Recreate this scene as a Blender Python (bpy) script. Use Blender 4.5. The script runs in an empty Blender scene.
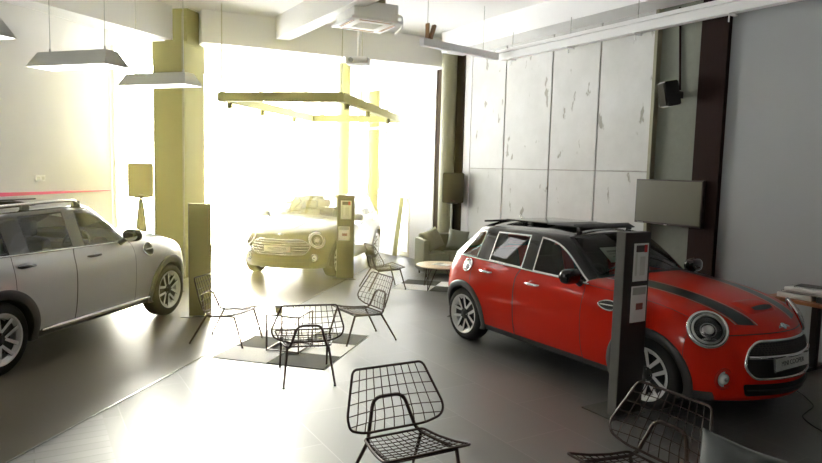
import bpy, bmesh, math, random
from mathutils import Vector, Matrix
from mathutils.bvhtree import BVHTree
random.seed(7)
PI = math.pi
R = math.radians
scn = bpy.context.scene
C = scn.collection

# ------------------------------------------------------------------ materials
MATS = {}
def pbr(name, col, rough=.5, metal=0., coat=0., var=.06, scale=8., bump=0., bscale=60., spec=.5, emit=None, estr=0.):
    """principled surface whose colour wanders a little with a noise texture"""
    if name in MATS: return MATS[name]
    m = bpy.data.materials.new(name); m.use_nodes = True
    nt = m.node_tree; n = nt.nodes; l = nt.links
    b = n['Principled BSDF']
    b.inputs['Roughness'].default_value = rough
    b.inputs['Metallic'].default_value = metal
    b.inputs['Coat Weight'].default_value = coat
    b.inputs['Coat Roughness'].default_value = .04
    b.inputs['Specular IOR Level'].default_value = spec
    tc = n.new('ShaderNodeTexCoord')
    nz = n.new('ShaderNodeTexNoise'); nz.inputs['Scale'].default_value = scale; nz.inputs['Detail'].default_value = 4
    l.new(tc.outputs['Object'], nz.inputs['Vector'])
    mx = n.new('ShaderNodeMix'); mx.data_type = 'RGBA'
    mx.inputs[6].default_value = (*[max(0, c*(1-var)) for c in col], 1)
    mx.inputs[7].default_value = (*[min(1, c*(1+var)) for c in col], 1)
    l.new(nz.outputs['Fac'], mx.inputs[0]); l.new(mx.outputs[2], b.inputs['Base Color'])
    if bump:
        n2 = n.new('ShaderNodeTexNoise'); n2.inputs['Scale'].default_value = bscale
        l.new(tc.outputs['Object'], n2.inputs['Vector'])
        bp = n.new('ShaderNodeBump'); bp.inputs['Strength'].default_value = bump; bp.inputs['Distance'].default_value = .01
        l.new(n2.outputs['Fac'], bp.inputs['Height']); l.new(bp.outputs['Normal'], b.inputs['Normal'])
    if emit:
        b.inputs['Emission Color'].default_value = (*emit, 1); b.inputs['Emission Strength'].default_value = estr
    MATS[name] = m
    return m

def glass(name, tint=(.8, .85, .82), rough=.0, refl=1.0):
    """thin pane: see-through tint mixed with a Fresnel mirror"""
    if name in MATS: return MATS[name]
    m = bpy.data.materials.new(name); m.use_nodes = True
    nt = m.node_tree; n = nt.nodes; l = nt.links; n.clear()
    o = n.new('ShaderNodeOutputMaterial'); mix = n.new('ShaderNodeMixShader')
    t = n.new('ShaderNodeBsdfTransparent'); t.inputs[0].default_value = (*tint, 1)
    g = n.new('ShaderNodeBsdfGlossy'); g.inputs['Roughness'].default_value = rough; g.inputs[0].default_value = (refl, refl, refl, 1)
    f = n.new('ShaderNodeFresnel'); f.inputs[0].default_value = 1.5
    l.new(f.outputs[0], mix.inputs[0]); l.new(t.outputs[0], mix.inputs[1]); l.new(g.outputs[0], mix.inputs[2]); l.new(mix.outputs[0], o.inputs[0])
    MATS[name] = m
    return m

def brick_mat(name, c1, c2, mortar, bw, bh, rough, msize=.004, rot=0., coat=0., offset=.5, r_var=.1, shift=(0, 0)):
    m = bpy.data.materials.new(name); m.use_nodes = True
    nt = m.node_tree; n = nt.nodes; l = nt.links
    b = n['Principled BSDF']
    ge = n.new('ShaderNodeNewGeometry')
    mp = n.new('ShaderNodeMapping'); mp.inputs['Rotation'].default_value = (0, 0, rot); mp.inputs['Location'].default_value = (shift[0], shift[1], 0)
    l.new(ge.outputs['Position'], mp.inputs[0])
    br = n.new('ShaderNodeTexBrick'); br.offset = offset
    br.inputs['Scale'].default_value = 1; br.inputs['Brick Width'].default_value = bw; br.inputs['Row Height'].default_value = bh
    br.inputs['Mortar Size'].default_value = msize; br.inputs['Mortar Smooth'].default_value = .1
    br.inputs['Color1'].default_value = (*c1, 1); br.inputs['Color2'].default_value = (*c2, 1); br.inputs['Mortar'].default_value = (*mortar, 1)
    l.new(mp.outputs[0], br.inputs[0])
    nz = n.new('ShaderNodeTexNoise'); nz.inputs['Scale'].default_value = 1.7; nz.inputs['Detail'].default_value = 6
    l.new(ge.outputs['Position'], nz.inputs[0])
    nz.inputs['Scale'].default_value = .9; nz.inputs['Detail'].default_value = 3
    mr0 = n.new('ShaderNodeMapRange'); mr0.inputs[1].default_value = .3; mr0.inputs[2].default_value = .7; mr0.inputs[3].default_value = .86; mr0.inputs[4].default_value = 1.12
    l.new(nz.outputs[0], mr0.inputs[0])
    mx = n.new('ShaderNodeVectorMath'); mx.operation = 'SCALE'
    l.new(br.outputs['Color'], mx.inputs[0]); l.new(mr0.outputs[0], mx.inputs['Scale'])
    l.new(mx.outputs[0], b.inputs['Base Color'])
    mr = n.new('ShaderNodeMapRange'); mr.inputs[1].default_value = .3; mr.inputs[2].default_value = .7; mr.inputs[3].default_value = rough-r_var; mr.inputs[4].default_value = rough+r_var
    l.new(nz.outputs[0], mr.inputs[0]); l.new(mr.outputs[0], b.inputs['Roughness'])
    b.inputs['Coat Weight'].default_value = coat; b.inputs['Specular IOR Level'].default_value = .8; b.inputs['IOR'].default_value = 1.85
    MATS[name] = m
    return m

def concrete_panel_mat():
    """pale cast panels with brown-grey drips and blots"""
    m = bpy.data.materials.new('concrete_panel'); m.use_nodes = True
    nt = m.node_tree; n = nt.nodes; l = nt.links; b = n['Principled BSDF']; b.inputs['Roughness'].default_value = .8
    ge = n.new('ShaderNodeNewGeometry')
    mp = n.new('ShaderNodeMapping'); mp.inputs['Scale'].default_value = (1.6, 3.4, 1.5); l.new(ge.outputs['Position'], mp.inputs[0])
    nz = n.new('ShaderNodeTexNoise'); nz.inputs['Scale'].default_value = 1.9; nz.inputs['Detail'].default_value = 4; nz.inputs['Roughness'].default_value = .5
    l.new(mp.outputs[0], nz.inputs[0])
    rp = n.new('ShaderNodeValToRGB'); rp.color_ramp.elements[0].position = .66; rp.color_ramp.elements[1].position = .70
    rp.color_ramp.elements[0].color = (0, 0, 0, 1); rp.color_ramp.elements[1].color = (1, 1, 1, 1)
    l.new(nz.outputs['Fac'], rp.inputs[0])
    n2 = n.new('ShaderNodeTexNoise'); n2.inputs['Scale'].default_value = 2.2; n2.inputs['Detail'].default_value = 8; n2.inputs['Roughness'].default_value = .65
    l.new(ge.outputs['Position'], n2.inputs[0])
    base = n.new('ShaderNodeMix'); base.data_type = 'RGBA'
    base.inputs[6].default_value = (.46, .465, .44, 1); base.inputs[7].default_value = (.68, .68, .665, 1)
    l.new(n2.outputs['Fac'], base.inputs[0])
    mx = n.new('ShaderNodeMix'); mx.data_type = 'RGBA'; mx.inputs[7].default_value = (.30, .295, .255, 1)
    l.new(rp.outputs[0], mx.inputs[0]); l.new(base.outputs[2], mx.inputs[6]); l.new(mx.outputs[2], b.inputs['Base Color'])
    MATS['concrete_panel'] = m
    return m

def checker_mat():
    m = bpy.data.materials.new('rug_checks'); m.use_nodes = True
    nt = m.node_tree; n = nt.nodes; l = nt.links; b = n['Principled BSDF']; b.inputs['Roughness'].default_value = .95
    tc = n.new('ShaderNodeTexCoord'); mp = n.new('ShaderNodeMapping')
    mp.inputs['Location'].default_value = (1.001, 1.501, .25); mp.inputs['Scale'].default_value = (1/.625, 1/.46, .0)
    l.new(tc.outputs['Object'], mp.inputs[0])
    ck = n.new('ShaderNodeTexChecker'); ck.inputs['Scale'].default_value = 1
    ck.inputs[1].default_value = (.035, .036, .03, 1); ck.inputs[2].default_value = (.85, .84, .80, 1)
    l.new(mp.outputs[0], ck.inputs[0])
    nz = n.new('ShaderNodeTexNoise'); nz.inputs['Scale'].default_value = 160; l.new(tc.outputs['Object'], nz.inputs[0])
    bp = n.new('ShaderNodeBump'); bp.inputs['Strength'].default_value = .3; l.new(nz.outputs['Fac'], bp.inputs['Height']); l.new(bp.outputs[0], b.inputs['Normal'])
    l.new(ck.outputs[0], b.inputs['Base Color'])
    return m

# ------------------------------------------------------------------ mesh tools
def link(name, bm, mat, parent=None, smooth=None):
    me = bpy.data.meshes.new(name); bm.normal_update(); bm.to_mesh(me); bm.free()
    for m in (mat if isinstance(mat, (list, tuple)) else [mat]): me.materials.append(m)
    if smooth is not None:
        me.shade_smooth(); me.set_sharp_from_angle(angle=R(smooth))
    o = bpy.data.objects.new(name, me); C.objects.link(o)
    if parent: o.parent = parent
    return o
def box(bm, c, s, rot=None, bev=0.):
    """axis box centred at c with full sizes s"""
    r = bmesh.ops.create_cube(bm, size=1)
    vs = r['verts']
    M = Matrix.Translation(Vector(c)) @ (rot.to_4x4() if rot else Matrix()) @ Matrix.Diagonal((*s, 1))
    bmesh.ops.transform(bm, matrix=M, verts=vs)
    if bev:
        es = list({e for v in vs for e in v.link_edges})
        bmesh.ops.bevel(bm, geom=es, offset=bev, segments=2, affect='EDGES', profile=.6)
def cyl(bm, p0, p1, r0, r1=None, seg=16, caps=True):
    p0 = Vector(p0); p1 = Vector(p1); d = p1-p0
    q = d.to_track_quat('Z', 'Y')
    M = Matrix.Translation((p0+p1)/2) @ q.to_matrix().to_4x4()
    bmesh.ops.create_cone(bm, cap_ends=caps, segments=seg, radius1=r0, radius2=r0 if r1 is None else r1, depth=d.length, matrix=M)
def tube(bm, pts, r, seg=8, closed=False):
    pts = [Vector(p) for p in pts]; n = len(pts); rings = []
    prev = None
    for i, p in enumerate(pts):
        if closed: t = pts[(i+1) % n]-pts[i-1]
        else: t = pts[min(i+1, n-1)]-pts[max(i-1, 0)]
        t.normalize()
        if prev is None:
            a = Vector((0, 0, 1)) if abs(t.z) < .9 else Vector((1, 0, 0))
            u = t.cross(a).normalized()
        else:
            u = (prev-t*prev.dot(t)).normalized()
        prev = u; w = t.cross(u)
        rr = r[i] if isinstance(r, (list, tuple)) else r
        rings.append([bm.verts.new(p+u*math.cos(2*PI*k/seg)*rr+w*math.sin(2*PI*k/seg)*rr) for k in range(seg)])
    for i in range(n if closed else n-1):
        A, B = rings[i], rings[(i+1) % n]
        for k in range(seg): bm.faces.new((A[k], A[(k+1) % seg], B[(k+1) % seg], B[k]))
    if not closed: bm.faces.new(rings[0][::-1]); bm.faces.new(rings[-1])
def lathe(bm, prof, axis='Z', seg=48, M=None, closed=False):
    """revolve (r, h) points"""
    rings = []
    for r_, h in prof:
        ring = []
        for k in range(seg):
            a = 2*PI*k/seg; c, s = math.cos(a)*r_, math.sin(a)*r_
            v = Vector((c, s, h)) if axis == 'Z' else Vector((c, h, s))
            ring.append(bm.verts.new(M @ v if M else v))
        rings.append(ring)
    L = len(rings)
    for i in range(L if closed else L-1):
        A, B = rings[i], rings[(i+1) % L]
        for k in range(seg):
            bm.faces.new((A[k], A[(k+1) % seg], B[(k+1) % seg], B[k]))
    return rings
def prism(bm, poly, h0, h1, M=None):
    """polygon (x, y) extruded from z=h0 to h1"""
    f = lambda p, h: (M @ Vector((p[0], p[1], h)) if M else Vector((p[0], p[1], h)))
    a = [bm.verts.new(f(p, h0)) for p in poly]; b = [bm.verts.new(f(p, h1)) for p in poly]
    n = len(poly)
    bm.faces.new(a[::-1]); bm.faces.new(b)
    for i in range(n): bm.faces.new((a[i], a[(i+1) % n], b[(i+1) % n], b[i]))
def smooth_path(pts, n=6):
    """Catmull-Rom through the points"""
    pts = [Vector(p) for p in pts]; out = []
    for i in range(len(pts)-1):
        p0 = pts[max(i-1, 0)]; p1 = pts[i]; p2 = pts[i+1]; p3 = pts[min(i+2, len(pts)-1)]
        for k in range(n):
            t = k/n
            out.append(.5*((2*p1)+(p2-p0)*t+(2*p0-5*p1+4*p2-p3)*t*t+(3*p1-p0-3*p2+p3)*t**3))
    return out+[pts[-1]]
def round_poly(pts, rad, n=5, closed=True):
    """polyline with rounded corners"""
    pts = [Vector(p) for p in pts]; out = []; N = len(pts)
    for i, p in enumerate(pts):
        if not closed and i in (0, N-1): out.append(p); continue
        a = pts[i-1]; b = pts[(i+1) % N]
        r_ = rad[i] if isinstance(rad, (list, tuple)) else rad
        da = (a-p); db = (b-p); r1 = min(r_, da.length*.48, db.length*.48)
        q0 = p+da.normalized()*r1; q1 = p+db.normalized()*r1
        for k in range(n+1):
            t = k/n; out.append(q0*(1-t)**2+p*2*t*(1-t)+q1*t*t)
    return out
def text_mesh(name, body, size, mat, parent, M, ext=.0008, align='CENTER'):
    cu = bpy.data.curves.new('txt', 'FONT'); cu.body = body; cu.size = size; cu.align_x = align; cu.align_y = 'CENTER'; cu.extrude = ext
    o = bpy.data.objects.new('txt', cu); C.objects.link(o)
    dg = bpy.context.evaluated_depsgraph_get()
    me = bpy.data.meshes.new_from_object(o.evaluated_get(dg)); bpy.data.objects.remove(o)
    me.transform(M); me.materials.clear(); me.materials.append(mat); me.name = name
    o = bpy.data.objects.new(name, me); C.objects.link(o)
    if parent: o.parent = parent
    return o
def thing(name, label, cat, loc=(0, 0, 0), rz=0., group=None):
    o = bpy.data.objects.new(name, None); C.objects.link(o); o.empty_display_size = .1
    o.location = loc; o.rotation_euler = (0, 0, rz); o['label'] = label; o['category'] = cat
    if group: o['group'] = group
    return o
def tag(o, label, cat, group=None):
    o['label'] = label; o['category'] = cat
    if group: o['group'] = group
    return o
def struct(name, bm, m, smooth=None, label=None):
    o = link(name, bm, m, None, smooth); o['kind'] = 'structure'
    if label: o['label'] = label
    return o
def copy_tree(o, parent=None):
    c = o.copy(); C.objects.link(c)
    if parent: c.parent = parent
    for ch in list(o.children): copy_tree(ch, c)
    return c
NB = bmesh.new

# ------------------------------------------------------------------ palette
white_paint = pbr('white_ceiling_paint', (.90, .90, .89), .7, var=.02)
plaster = pbr('grey_white_plaster', (.70, .69, .69), .8, var=.05, scale=3, bump=.15, bscale=25)
wall_grey = pbr('smooth_grey_wall', (.36, .375, .38), .65, var=.06, scale=1.2)
wall_green = pbr('rough_greenish_render', (.19, .20, .165), .85, var=.10, scale=14, bump=.3, bscale=120)
dark_brown = pbr('dark_brown_column_paint', (.018, .007, .005), .85, var=.15, spec=.2)
olive = pbr('haze_tinted_column_paint', (.21, .20, .065), .7, var=.06, scale=2)  # dark column lifted to olive, haze veil put into the colour
olive_pipe = pbr('olive_grey_pipe_paint', (.25, .24, .16), .55)
concrete = concrete_panel_mat()
groove_mat = pbr('panel_joint', (.36, .35, .32), .9, var=.3, scale=20)
black_metal = pbr('black_powder_coated_metal', (.018, .012, .011), .42, metal=.3, spec=.5)
chair_metal = pbr('dark_brown_steel_wire', (.034, .018, .013), .5, metal=.1, spec=.35)
chrome = pbr('chrome', (.82, .82, .82), .08, metal=1., var=.02)
wheel_silver = pbr('wheel_silver', (.74, .74, .73), .3, metal=.25, coat=.5, var=.02)
satin = pbr('satin_silver', (.68, .68, .67), .25, metal=1., var=.03)
black_plastic = pbr('black_plastic', (.016, .016, .016), .45)
grey_plastic = pbr('dark_grey_cladding', (.050, .047, .045), .45)
tyre_mat = pbr('tyre_rubber', (.016, .015, .014), .75, bump=.1, bscale=200)
black_gloss = pbr('black_gloss_paint', (.010, .010, .010), .12, coat=.6)
red_paint = pbr('bright_red_car_paint', (.60, .017, .004), .30, coat=.5, var=.03, spec=.1)
silver_paint = pbr('pale_silver_car_paint', (.62, .62, .60), .30, metal=.25, coat=1., var=.02)
bronze_paint = pbr('dark_bronze_car_paint', (.050, .042, .018), .28, metal=.2, coat=1., var=.03)
stripe_black = pbr('black_stripe', (.010, .010, .010), .3, coat=.5)
stripe_line = pbr('stripe_pale_line', (.30, .27, .25), .4)
car_glass = glass('car_window_glass', (.58, .61, .58))
shield_glass = glass('windshield_glass', (.62, .66, .62))
lens_glass = glass('clear_lens', (.95, .95, .95))
pane_glass = glass('window_pane_glass', (.97, .98, .97))
lamp_white = pbr('white_lens', (.85, .85, .82), .15, coat=.5)
red_lens = pbr('red_lens', (.5, .02, .01), .15, coat=.8)
seat_cloth = pbr('dark_seat_cloth', (.022, .020, .019), .9)
plate_white = pbr('plate_white', (.66, .66, .64), .5)
plate_text = pbr('plate_lettering', (.05, .05, .05), .5)
paper = pbr('white_paper', (.82, .82, .79), .6, var=.02)
print_grey = pbr('grey_print', (.40, .40, .38), .7)
print_dark = pbr('dark_print', (.07, .06, .055), .7)
print_red = pbr('red_print', (.45, .03, .03), .6)
wood_top = pbr('orange_brown_wood', (.33, .13, .055), .45, var=.3, scale=12)
wood_pale = pbr('pale_birch_wood', (.62, .50, .33), .45, var=.15, scale=10)
sofa_leather = pbr('grey_olive_leather', (.15, .155, .11), .42, bump=.08, bscale=90)
cushion_cloth = pbr('slate_grey_cushion_cloth', (.135, .145, .145), .85, bump=.1, bscale=200)
screen_mat = pbr('tv_screen', (.085, .080, .048), .35, spec=.6)
pink = pbr('hot_pink_strip', (.80, .10, .22), .4, var=.04)
steel_grey = pbr('light_grey_steel', (.45, .45, .42), .4, metal=.5)
frame_pale = pbr('pale_window_frame', (.62, .60, .48), .5)
lamp_shell = pbr('grey_enamel_lamp_shade', (.64, .64, .59), .5, var=.03)
diffuser = pbr('lit_lamp_diffuser', (.9, .9, .88), .5, emit=(1, .98, .94), estr=3.0)
tile_mat = brick_mat('grey_floor_tile', (.062, .064, .059), (.082, .083, .077), (.13, .13, .12), 1.2, .6, .42, msize=.004, rot=PI/2, r_var=.04)
epoxy_mat = pbr('olive_grey_floor_screed', (.115, .098, .070), .33, var=.10, scale=1.5)
plank_mat = brick_mat('narrow_grey_floor_strip', (.10, .10, .10), (.14, .14, .14), (.06, .06, .06), 1.6, .11, .46, msize=.005, r_var=.04)

XW = 7.45       # right wall plane
ZC = 4.6        # ceiling
def W(t): return (t, t+11.6)        # left wall and its glazing run at 45 degrees

# ------------------------------------------------------------------ the room
bm = NB()
def fpoly(bm, pts, mi, z=0):
    f = bm.faces.new([bm.verts.new((x, y, z)) for x, y in pts]); f.material_index = mi
fpoly(bm, [(.47, -4), (XW+.3, -4), (XW+.3, 13.61), (.47, 5.56)], 0)
fpoly(bm, [(-8, -4), (.47, -4), (.47, 5.56), (-8, -3.81)], 2)
fpoly(bm, [(-8, -3.81), (.47, 5.56), (XW+.3, 13.61), (XW+.3, 19.2), (XW, 19.05), (-8, 3.6)], 1)
struct('floor', bm, [tile_mat, epoxy_mat, plank_mat])
bm = NB()   # metal edge strip between tiles and screed
a = math.atan(1.106)
box(bm, (-.2, 4.82, .002), (21.0, .012, .008), Matrix.Rotation(a, 3, 'Z'))
struct('trim_1', bm, satin)

bm = NB()
f = bm.faces.new([bm.verts.new((x, y, ZC)) for x, y in [(-8, -4), (-8, 3.6), (XW, 19.05), (XW, -4)]])
struct('ceiling', bm, white_paint)
def beam(name, p, q, w, z0, z1, mat=white_paint):
    """ceiling beam whose run goes from p to q"""
    p = Vector((*p, 0)); q = Vector((*q, 0)); d = q-p; bm = NB()
    box(bm, (p+q)/2+Vector((0, 0, (z0+z1)/2)), (d.length, w, z1-z0), Matrix.Rotation(math.atan2(d.y, d.x), 3, 'Z'))
    return struct(name, bm, mat)
beam('trim_2', (2.66, 11.79), (7.44, 11.36), .44, 4.05, 4.599)          # beam between the two columns
beam('trim_3', (2.05, 11.85), (-7.9, 4.0), .44, 4.05, 4.599)            # beam running left from the column
beam('trim_4', (4.0, 11.38), (4.0, -3.9), .26, 4.22, 4.599)             # beam toward the viewer
beam('trim_5', (7.18, 10.7), (7.18, -3.9), .50, 4.22, 4.599)            # beam along the right wall
beam('trim_6', (4.14, 5.05), (6.92, 5.05), .42, 4.30, 4.599)            # cross beam near the dark pilaster
beam('trim_7', (4.14, -1.0), (6.92, -1.0), .42, 4.30, 4.599)
# bulkhead along the top of the left wall
d45 = Vector((1, 1, 0)).normalized()
beam('trim_8', (1.18-.0, 12.60), (-7.9, 3.53), .26, 4.27, 4.597)

# left wall (45 degrees) ends where the glazing begins
beam('wall_left', (1.345-.07, 12.945+.07), (-8.07, 3.67), .2, 0, 4.598, plaster)
bm = NB(); n45 = Vector((1, -1, 0)).normalized()
pa = Vector((-.30, 11.30, 1.47)); pb = Vector((1.30, 12.90, 1.435))
dd = (pb-pa)
# tapering pink strip fixed to the wall
M = Matrix.Translation(pa+n45*.012) @ Matrix((( d45.x, n45.x, 0, 0), (d45.y, n45.y, 0, 0), (0, 0, 1, 0), (0, 0, 0, 1)))
prism(bm, [(-1.2, -.03), (0, -.035), (dd.length, -.008), (dd.length, .008), (0, .022), (-1.2, .015)], -.01, .012, M @ Matrix.Rotation(PI/2, 4, 'X'))
struct('trim_9', bm, pink)

# right wall, section by section
def rwall(y0, y1, mat, x0=XW, z0=0., z1=4.598, th=.2):
    bm = NB(); box(bm, (x0+th/2, (y0+y1)/2, (z0+z1)/2), (th, y1-y0, z1-z0)); return struct('wall_right', bm, mat)
rwall(-4, 5.02, wall_grey)
rwall(5.02, 5.39, dark_brown, XW-.07, th=.27)
rwall(5.39, 6.07, wall_green, XW+.04)
bm = NB()
for (y0, y1) in ((6.12, 7.11), (7.13, 8.14), (8.16, 9.34), (9.36, 10.38)):
    for (z0, z1) in ((0, 2.03), (2.045, 4.59)):
        box(bm, (XW+.1, (y0+y1)/2, (z0+z1)/2), (.2, y1-y0-.012, z1-z0), bev=.006)
struct('wall_right', bm, concrete)
bm = NB(); box(bm, (XW+.118, 8.25, 2.3), (.2, 4.24, 4.59)); struct('wall_right', bm, groove_mat)
bm = NB(); box(bm, (XW+.03, 6.095, 2.3), (.16, .05, 4.59)); struct('trim_10', bm, olive_pipe)
rwall(10.40, 10.61, plaster, XW+.0)
rwall(10.61, 11.60, dark_brown, XW-.02)
rwall(11.60, 12.55, plaster, XW-.04)
bm = NB(); cyl(bm, (XW-.175, 10.92, 0), (XW-.175, 10.92, 4.58), .15, seg=32)
struct('trim_11', bm, olive_pipe, 40)
bm = NB(); cyl(bm, (7.02, 15.3, 0), (7.02, 15.3, 4.59), .15, seg=32)
struct('trim_12', bm, olive, 40)
# square column left, turned 45 degrees, with a narrower rib up its corner
bm = NB(); box(bm, (2.36, 12.06, 2.025), (.62, .62, 4.05), Matrix.Rotation(PI/4, 3, 'Z'), bev=.008)
box(bm, (2.42, 11.97, 4.3), (.44, .44, .59), Matrix.Rotation(PI/4, 3, 'Z'), bev=.006)
struct('trim_13', bm, olive)
bm = NB(); cyl(bm, (2.33, 11.585, 0), (2.33, 11.585, 4.5), .018, seg=10); struct('trim_14', bm, olive_pipe, 40)
# walls behind the viewer and an unseen far left window added for fill light
bm = NB(); box(bm, (-.275, -4.1, 2.3), (15.7, .2, 4.598)); struct('wall_back', bm, pbr('dark_back_wall', (.10, .10, .10), .8))
bm = NB()
for (y0, y1, z0, z1) in ((-4, 3.6, 0, .5), (-4, 3.6, 2.6, 4.598), (-4, .9, .5, 2.6), (2.9, 3.6, .5, 2.6)):
    box(bm, (-8.1, (y0+y1)/2, (z0+z1)/2), (.2, y1-y0, z1-z0))
struct('wall_left', bm, white_paint)
def pane(name, p, q, z0, z1):
    bm = NB(); bm.faces.new([bm.verts.new(v) for v in ((*p, z0), (*q, z0), (*q, z1), (*p, z1))])
    o = struct(name, bm, pane_glass); return o
win = 0
def window(p, q, z0, z1, transom=None, fr=.06, mat=frame_pale):
    """one bay: frame of four bars (and a transom) round a pane"""
    global win
    win += 1
    P = Vector((*p, 0)); Q = Vector((*q, 0)); d = Q-P; L = d.length; rot = Matrix.Rotation(math.atan2(d.y, d.x), 3, 'Z')
    root = pane('window_%d' % win, p, q, z0, z1)
    bm = NB(); u = d.normalized(); m = (P+Q)/2
    for e, s in ((P, 1), (Q, -1)):
        box(bm, e+u*s*fr/2+Vector((0, 0, (z0+z1)/2)), (fr, .10, z1-z0), rot)
    for z in [z0+fr/2, z1-fr/2]+([transom] if transom else []):
        box(bm, m+Vector((0, 0, z)), (L-2*fr, .08, fr if z != transom else .045), rot)
    o = link('window_frame', bm, mat, root)
for x0, x1 in ((1.36, 2.72), (2.72, 4.04), (4.04, 5.38), (5.38, 6.68), (6.68, 7.40)):
    window(W(x0), W(x1), .05, 4.05)
for y0, y1 in ((12.57, 13.86), (13.86, 15.16), (15.16, 16.46), (16.46, 17.76), (17.76, 19.0)):
    window((XW, y0), (XW, y1), .05, 3.95, 2.97)
for y0, y1 in ((.9, 2.9),):
    window((-8, y0), (-8, y1), .5, 2.6)  # unseen bay, added to let fill light in from the left
# headers and low sills of the glazing
beam('trim_15', W(1.36), W(7.38), .16, 4.05, 4.598)
beam('trim_16', W(1.36), W(7.38), .16, 0.001, .05, frame_pale)
beam('trim_17', (XW+.02, 12.56), (XW+.02, 19.0), .16, 3.95, 4.598)
beam('trim_18', (XW+.02, 12.56), (XW+.02, 19.0), .16, 0.001, .05, frame_pale)

# ------------------------------------------------------------------ fittings on walls and ceiling
# three pendant lamps in a row
LA = R(129)
def pendant(cx, cy, label):
    t = thing('pendant_lamp', label, 'lamp', (cx, cy, 3.02), LA, 'trapezoid pendant lamps')
    L, Wd, l2, w2, h = 1.15, .36, .99, .17, .17
    bm = NB()
    lo = [bm.verts.new((sx*L/2, sy*Wd/2, 0)) for sx, sy in ((-1, -1), (1, -1), (1, 1), (-1, 1))]
    hi = [bm.verts.new((sx*l2/2, sy*w2/2, h)) for sx, sy in ((-1, -1), (1, -1), (1, 1), (-1, 1))]
    for i in range(4): bm.faces.new((lo[i], lo[(i+1) % 4], hi[(i+1) % 4], hi[i]))
    bm.faces.new(hi)
    link('lamp_shade', bm, lamp_shell, t)
    bm = NB(); box(bm, (0, 0, .008), (L-.03, Wd-.03, .012)); link('diffuser', bm, diffuser, t)
    for s in (-1, 1):
        bm = NB(); cyl(bm, (s*.40, 0, h), (s*.40, 0, h+.05), .012, seg=10); cyl(bm, (s*.40, 0, h+.04), (s*.40, 0, ZC-3.022), .004, seg=8)
        link('hanging_rod', bm, steel_grey, t, 40)
    return t
pendant(.53, 8.25, 'grey trapezoid pendant lamp on two rods in front of the left wall')
pendant(1.60, 9.48, 'pale trapezoid pendant lamp hanging in front of the hazy olive square column')
pendant(-.53, 7.01, 'pendant lamp at the upper left corner with only one end showing')

# lighting frame hung over the dark car
t = thing('lighting_frame', 'rectangular suspended lighting frame hanging over the dark bronze car', 'lighting frame', (5.05, 11.96, 3.03), R(48.5))
for s in (-1, 1):
    bm = NB(); box(bm, (0, s*1.03, .07), (4.5, .11, .15), bev=.008); link('long_beam', bm, olive, t)
    bm = NB(); box(bm, (s*2.195, 0, .07), (.11, 1.95, .15), bev=.008); link('short_beam', bm, olive, t)
for sx in (-2.19, -1.0, 1.0, 2.19):
    for sy in (-1.03, 1.03):
        bm = NB(); cyl(bm, (sx, sy, .14), (sx, sy, ZC-3.032), .010, seg=8); link('hanging_rod', bm, frame_pale, t, 40)
for sx in (-1.9, -.55, 1.1):
    for sy in (-1.03, 1.03):
        bm = NB(); cyl(bm, (sx, sy, -.10), (sx, sy, 0), .042, .05, seg=16); link('spotlight', bm, olive, t, 40)

# ceiling cassette air conditioner
t = thing('air_conditioner', 'white ceiling cassette air conditioner with brown louvre slots', 'air conditioner', (4.34, 8.72, 4.05), R(-3)); AC = t
bm = NB(); box(bm, (0, 0, .15), (.86, .86, .24), bev=.02); link('body', bm, white_paint, t, 40)
bm = NB(); box(bm, (0, 0, .018), (1.0, 1.0, .036), bev=.012); link('fascia_panel', bm, white_paint, t, 40)
slot = pbr('brown_louvre', (.20, .085, .02), .5)
for k in range(4):
    bm = NB(); box(bm, (0, -.40, -.002), (.62, .055, .008)); bm.transform(Matrix.Rotation(k*PI/2, 4, 'Z')); link('louvre', bm, slot, t)
bm = NB()
for i in range(9): box(bm, (0, -.2+i*.05, -.002), (.44, .02, .006))
link('intake_grille', bm, lamp_shell, t)
bm = NB(); box(bm, (0, 0, .41), (.5, .5, .275)); link('mounting_block', bm, olive_pipe, t)
bm = NB(); tube(bm, round_poly([(.43, .0, .2), (.72, 0, .2), (.72, 0, .05), (.72, .3, -.02)], .05, closed=False), .02); link('pipe', bm, white_paint, t, 40)
AC.scale = (.80, .80, 1)
# projector hanging below it
t = thing('projector', 'small white projector hung from the ceiling beneath the air conditioner', 'projector', (4.45, 9.22, 3.56), R(-40))
bm = NB(); box(bm, (0, 0, .06), (.34, .26, .11), bev=.015); link('body', bm, white_paint, t, 40)
bm = NB(); cyl(bm, (-.08, -.13, .06), (-.08, -.16, .06), .035, seg=20); link('lens', bm, print_grey, t, 40)
bm = NB(); cyl(bm, (0, 0, .115), (0, 0, ZC-3.562), .018, seg=10); link('hanging_rod', bm, white_paint, t, 40)
bm = NB(); cyl(bm, (5.6, 8.0, ZC-.05), (5.6, 8.0, ZC-.001), .06, .07, seg=24)
tag(link('smoke_detector', bm, white_paint, None, 40), 'small round white smoke detector on the ceiling', 'smoke detector')
bm = NB(); box(bm, (1.85, 7.6, ZC-.04), (.30, .12, .07), Matrix.Rotation(R(40), 3, 'Z'), bev=.008)
tag(link('ceiling_fixture', bm, lamp_shell, None, 40), 'small pale box fixture on the ceiling above the pendant lamps', 'ceiling fixture')

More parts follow.
